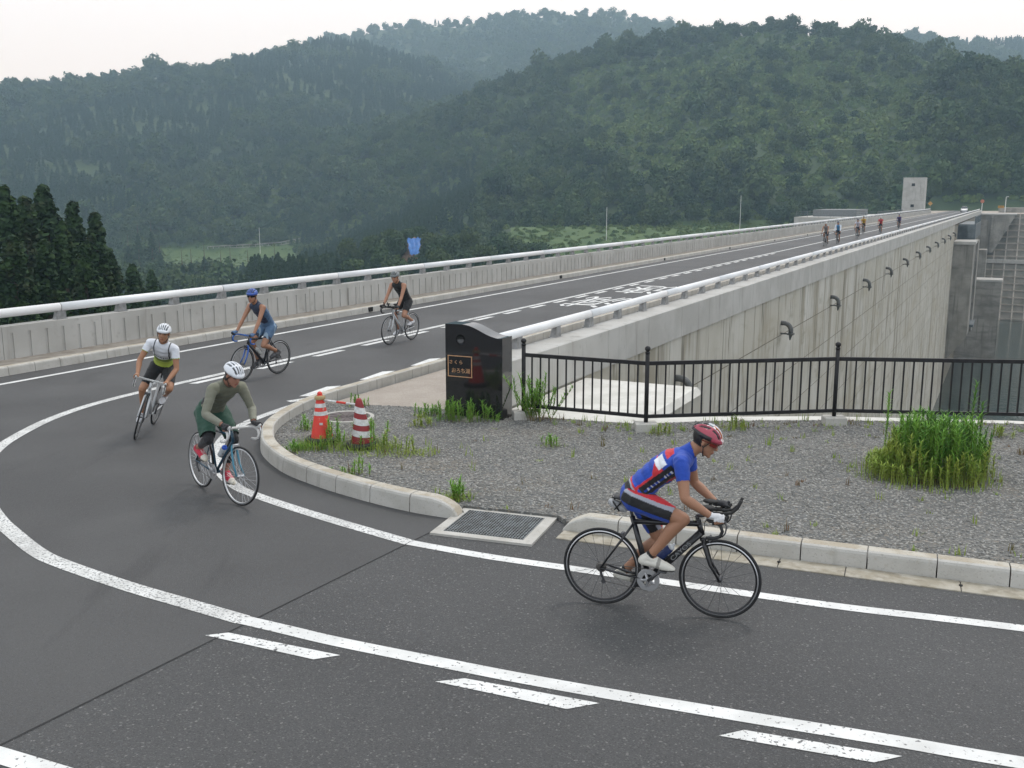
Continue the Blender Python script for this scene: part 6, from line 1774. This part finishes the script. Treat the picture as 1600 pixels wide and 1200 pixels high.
rider('cyclist in a white and lime jersey leaning into the turn', b3, R(-75), dict(torso=45, head=(6, 2, 6), head_off=(0.11, 0, 0.195), jersey=jersey_green, shorts=(0.010, 0.010, 0.011), sleeve=0.52, short=0.80, shoe=two_tone((0.50, 0.50, 0.52), (0.03, 0.03, 0.03)), helmet=((0.68, 0.70, 0.73), (0.03, 0.04, 0.05)), steer=R(7), knee_out=0.32, skin=(0.33, 0.165, 0.092)))
b4 = bicycle('blue and black road bike of the rider in the sleeveless blue suit', (-4.62, 19.42), R(-120), R(-3), R(-35), (0.014, 0.016, 0.022), (0.02, 0.10, 0.40), (0.03, 0.13, 0.45), (0.03, 0.03, 0.03), (0.02, 0.02, 0.02), steer=R(4))
bottle(b4, 'white bottle on the blue and black bike', (0.55, 0.55, 0.52), (0.5, 0.5, 0.48), 0.45)
rider('cyclist in a sleeveless slate blue suit and blue helmet', b4, R(-35), dict(torso=51, head=(4, 22, 0), head_off=(0.10, 0, 0.2), jersey=suit_blue, shorts=suit_shorts, sleeve=0, short=0.70, waist=0.16, shoe=two_tone((0.06, 0.06, 0.065), (0.02, 0.02, 0.02)), sock=(0.02, 0.02, 0.02), sock_from=0.88, glove=(0.05, 0.11, 0.22), helmet=((0.03, 0.085, 0.34), (0.012, 0.015, 0.03)), glasses='lens', steer=R(4), skin=(0.33, 0.165, 0.098), build=0.95))
b5 = bicycle('white and black road bike of the rider in the black singlet', (-2.46, 24.27), R(-117), R(-1), R(-40), (0.45, 0.46, 0.47), (0.52, 0.53, 0.54), (0.015, 0.015, 0.016), (0.08, 0.08, 0.08), (0.02, 0.02, 0.02), aero=True)
rider('cyclist in a black singlet and shorts far back on the dam road', b5, R(-40), dict(torso=50, head=(14, 8, 0), head_off=(0.12, 0, 0.19), jersey=(0.011, 0.011, 0.012), shorts=(0.011, 0.011, 0.012), sleeve=0, short=0.72, waist=0.16, shoe=two_tone((0.58, 0.58, 0.60), (0.04, 0.04, 0.04)), glove=(0.014, 0.014, 0.015), helmet=((0.16, 0.175, 0.18), (0.012, 0.012, 0.013)), skin=(0.36, 0.185, 0.115)))
# ------------------------------------------------------------------ six riders in the distance
far = [((23.15, 74.3), 'far cyclist in a grey vest, leftmost of the distant group', (0.20, 0.19, 0.19), (0.02, 0.02, 0.025), 0, (0.5, 0.5, 0.5), 40),
       ((25.1, 77.55), 'far cyclist in a white jersey with a blue front', (0.55, 0.60, 0.66), (0.015, 0.015, 0.02), 1.8, (0.10, 0.12, 0.16), 100),
       ((30.05, 87.6), 'far cyclist in a pale lilac jersey behind the white one', (0.48, 0.46, 0.52), (0.03, 0.03, 0.04), 0.5, (0.10, 0.10, 0.13), 20),
       ((35.1, 100.7), 'far cyclist in a yellow jersey', (0.46, 0.29, 0.03), (0.02, 0.02, 0.025), 0.5, (0.25, 0.25, 0.2), 70),
       ((36.15, 98.9), 'far cyclist in a red jersey', (0.42, 0.03, 0.04), (0.03, 0.025, 0.03), 0.5, (0.6, 0.6, 0.6), 140),
       ((43.5, 113.4), 'far cyclist in a dark purple top, rightmost of the distant group', (0.05, 0.03, 0.11), (0.02, 0.02, 0.03), 1.8, (0.05, 0.04, 0.09), 10)]
for i, (p, lab, jc, scol, slv, hcol, ca) in enumerate(far):
    hd_ = DROT + math.pi + R((-2, 2, 0, 1, -1, 2)[i])
    rear = (p[0] - math.cos(hd_) * 0.58, p[1] - math.sin(hd_) * 0.58)
    bk = bicycle('distant road bike of the ' + lab[4:], rear, hd_, 0, R(ca), (0.04, 0.04, 0.045), (0.1, 0.1, 0.1), (0.02, 0.02, 0.02), (0.06, 0.06, 0.06), (0.02, 0.02, 0.02), low=True)
    jf = jc
    if i == 1:
        jf = lambda A: np.where((A['is_']('torso', 'pelvis') & (np.abs(A['co'][:, 1]) < 0.1))[:, None], np.array((0.06, 0.22, 0.42)), np.array((0.55, 0.60, 0.66)))
    rider(lab, bk, R(ca), dict(torso=52, head=(8, 0, 0), head_off=(0.11, 0, 0.195), jersey=jf, shorts=scol, sleeve=slv, short=0.75, shoe=(0.08, 0.08, 0.08), helmet=(hcol, (0.04, 0.04, 0.04)), vox=0.02, low=True))

# ================================================================== AIR
hz_m = bpy.data.materials.new('haze_air'); hz_m.use_nodes = True
hn, hl_ = hz_m.node_tree.nodes, hz_m.node_tree.links
hn.clear()
ho = hn.new('ShaderNodeOutputMaterial'); hv = hn.new('ShaderNodeVolumePrincipled')
hv.inputs['Color'].default_value = (0.53, 0.79, 1.0, 1)
hv.inputs['Absorption Color'].default_value = (1, 1, 1, 1)        # scatters only: the veil is blue, the sky stays white
hv.inputs['Density'].default_value = 0.00044
hv.inputs['Anisotropy'].default_value = 0.2
hl_.new(hv.outputs[0], ho.inputs['Volume'])
hb_ = MB().box((200, 1225, 155), (3460, 2770, 412)).build('haze', hz_m)
tag(hb_, 'thin bluish haze filling the valley', 'haze', kind='stuff')
hb_.display_type = 'WIRE'
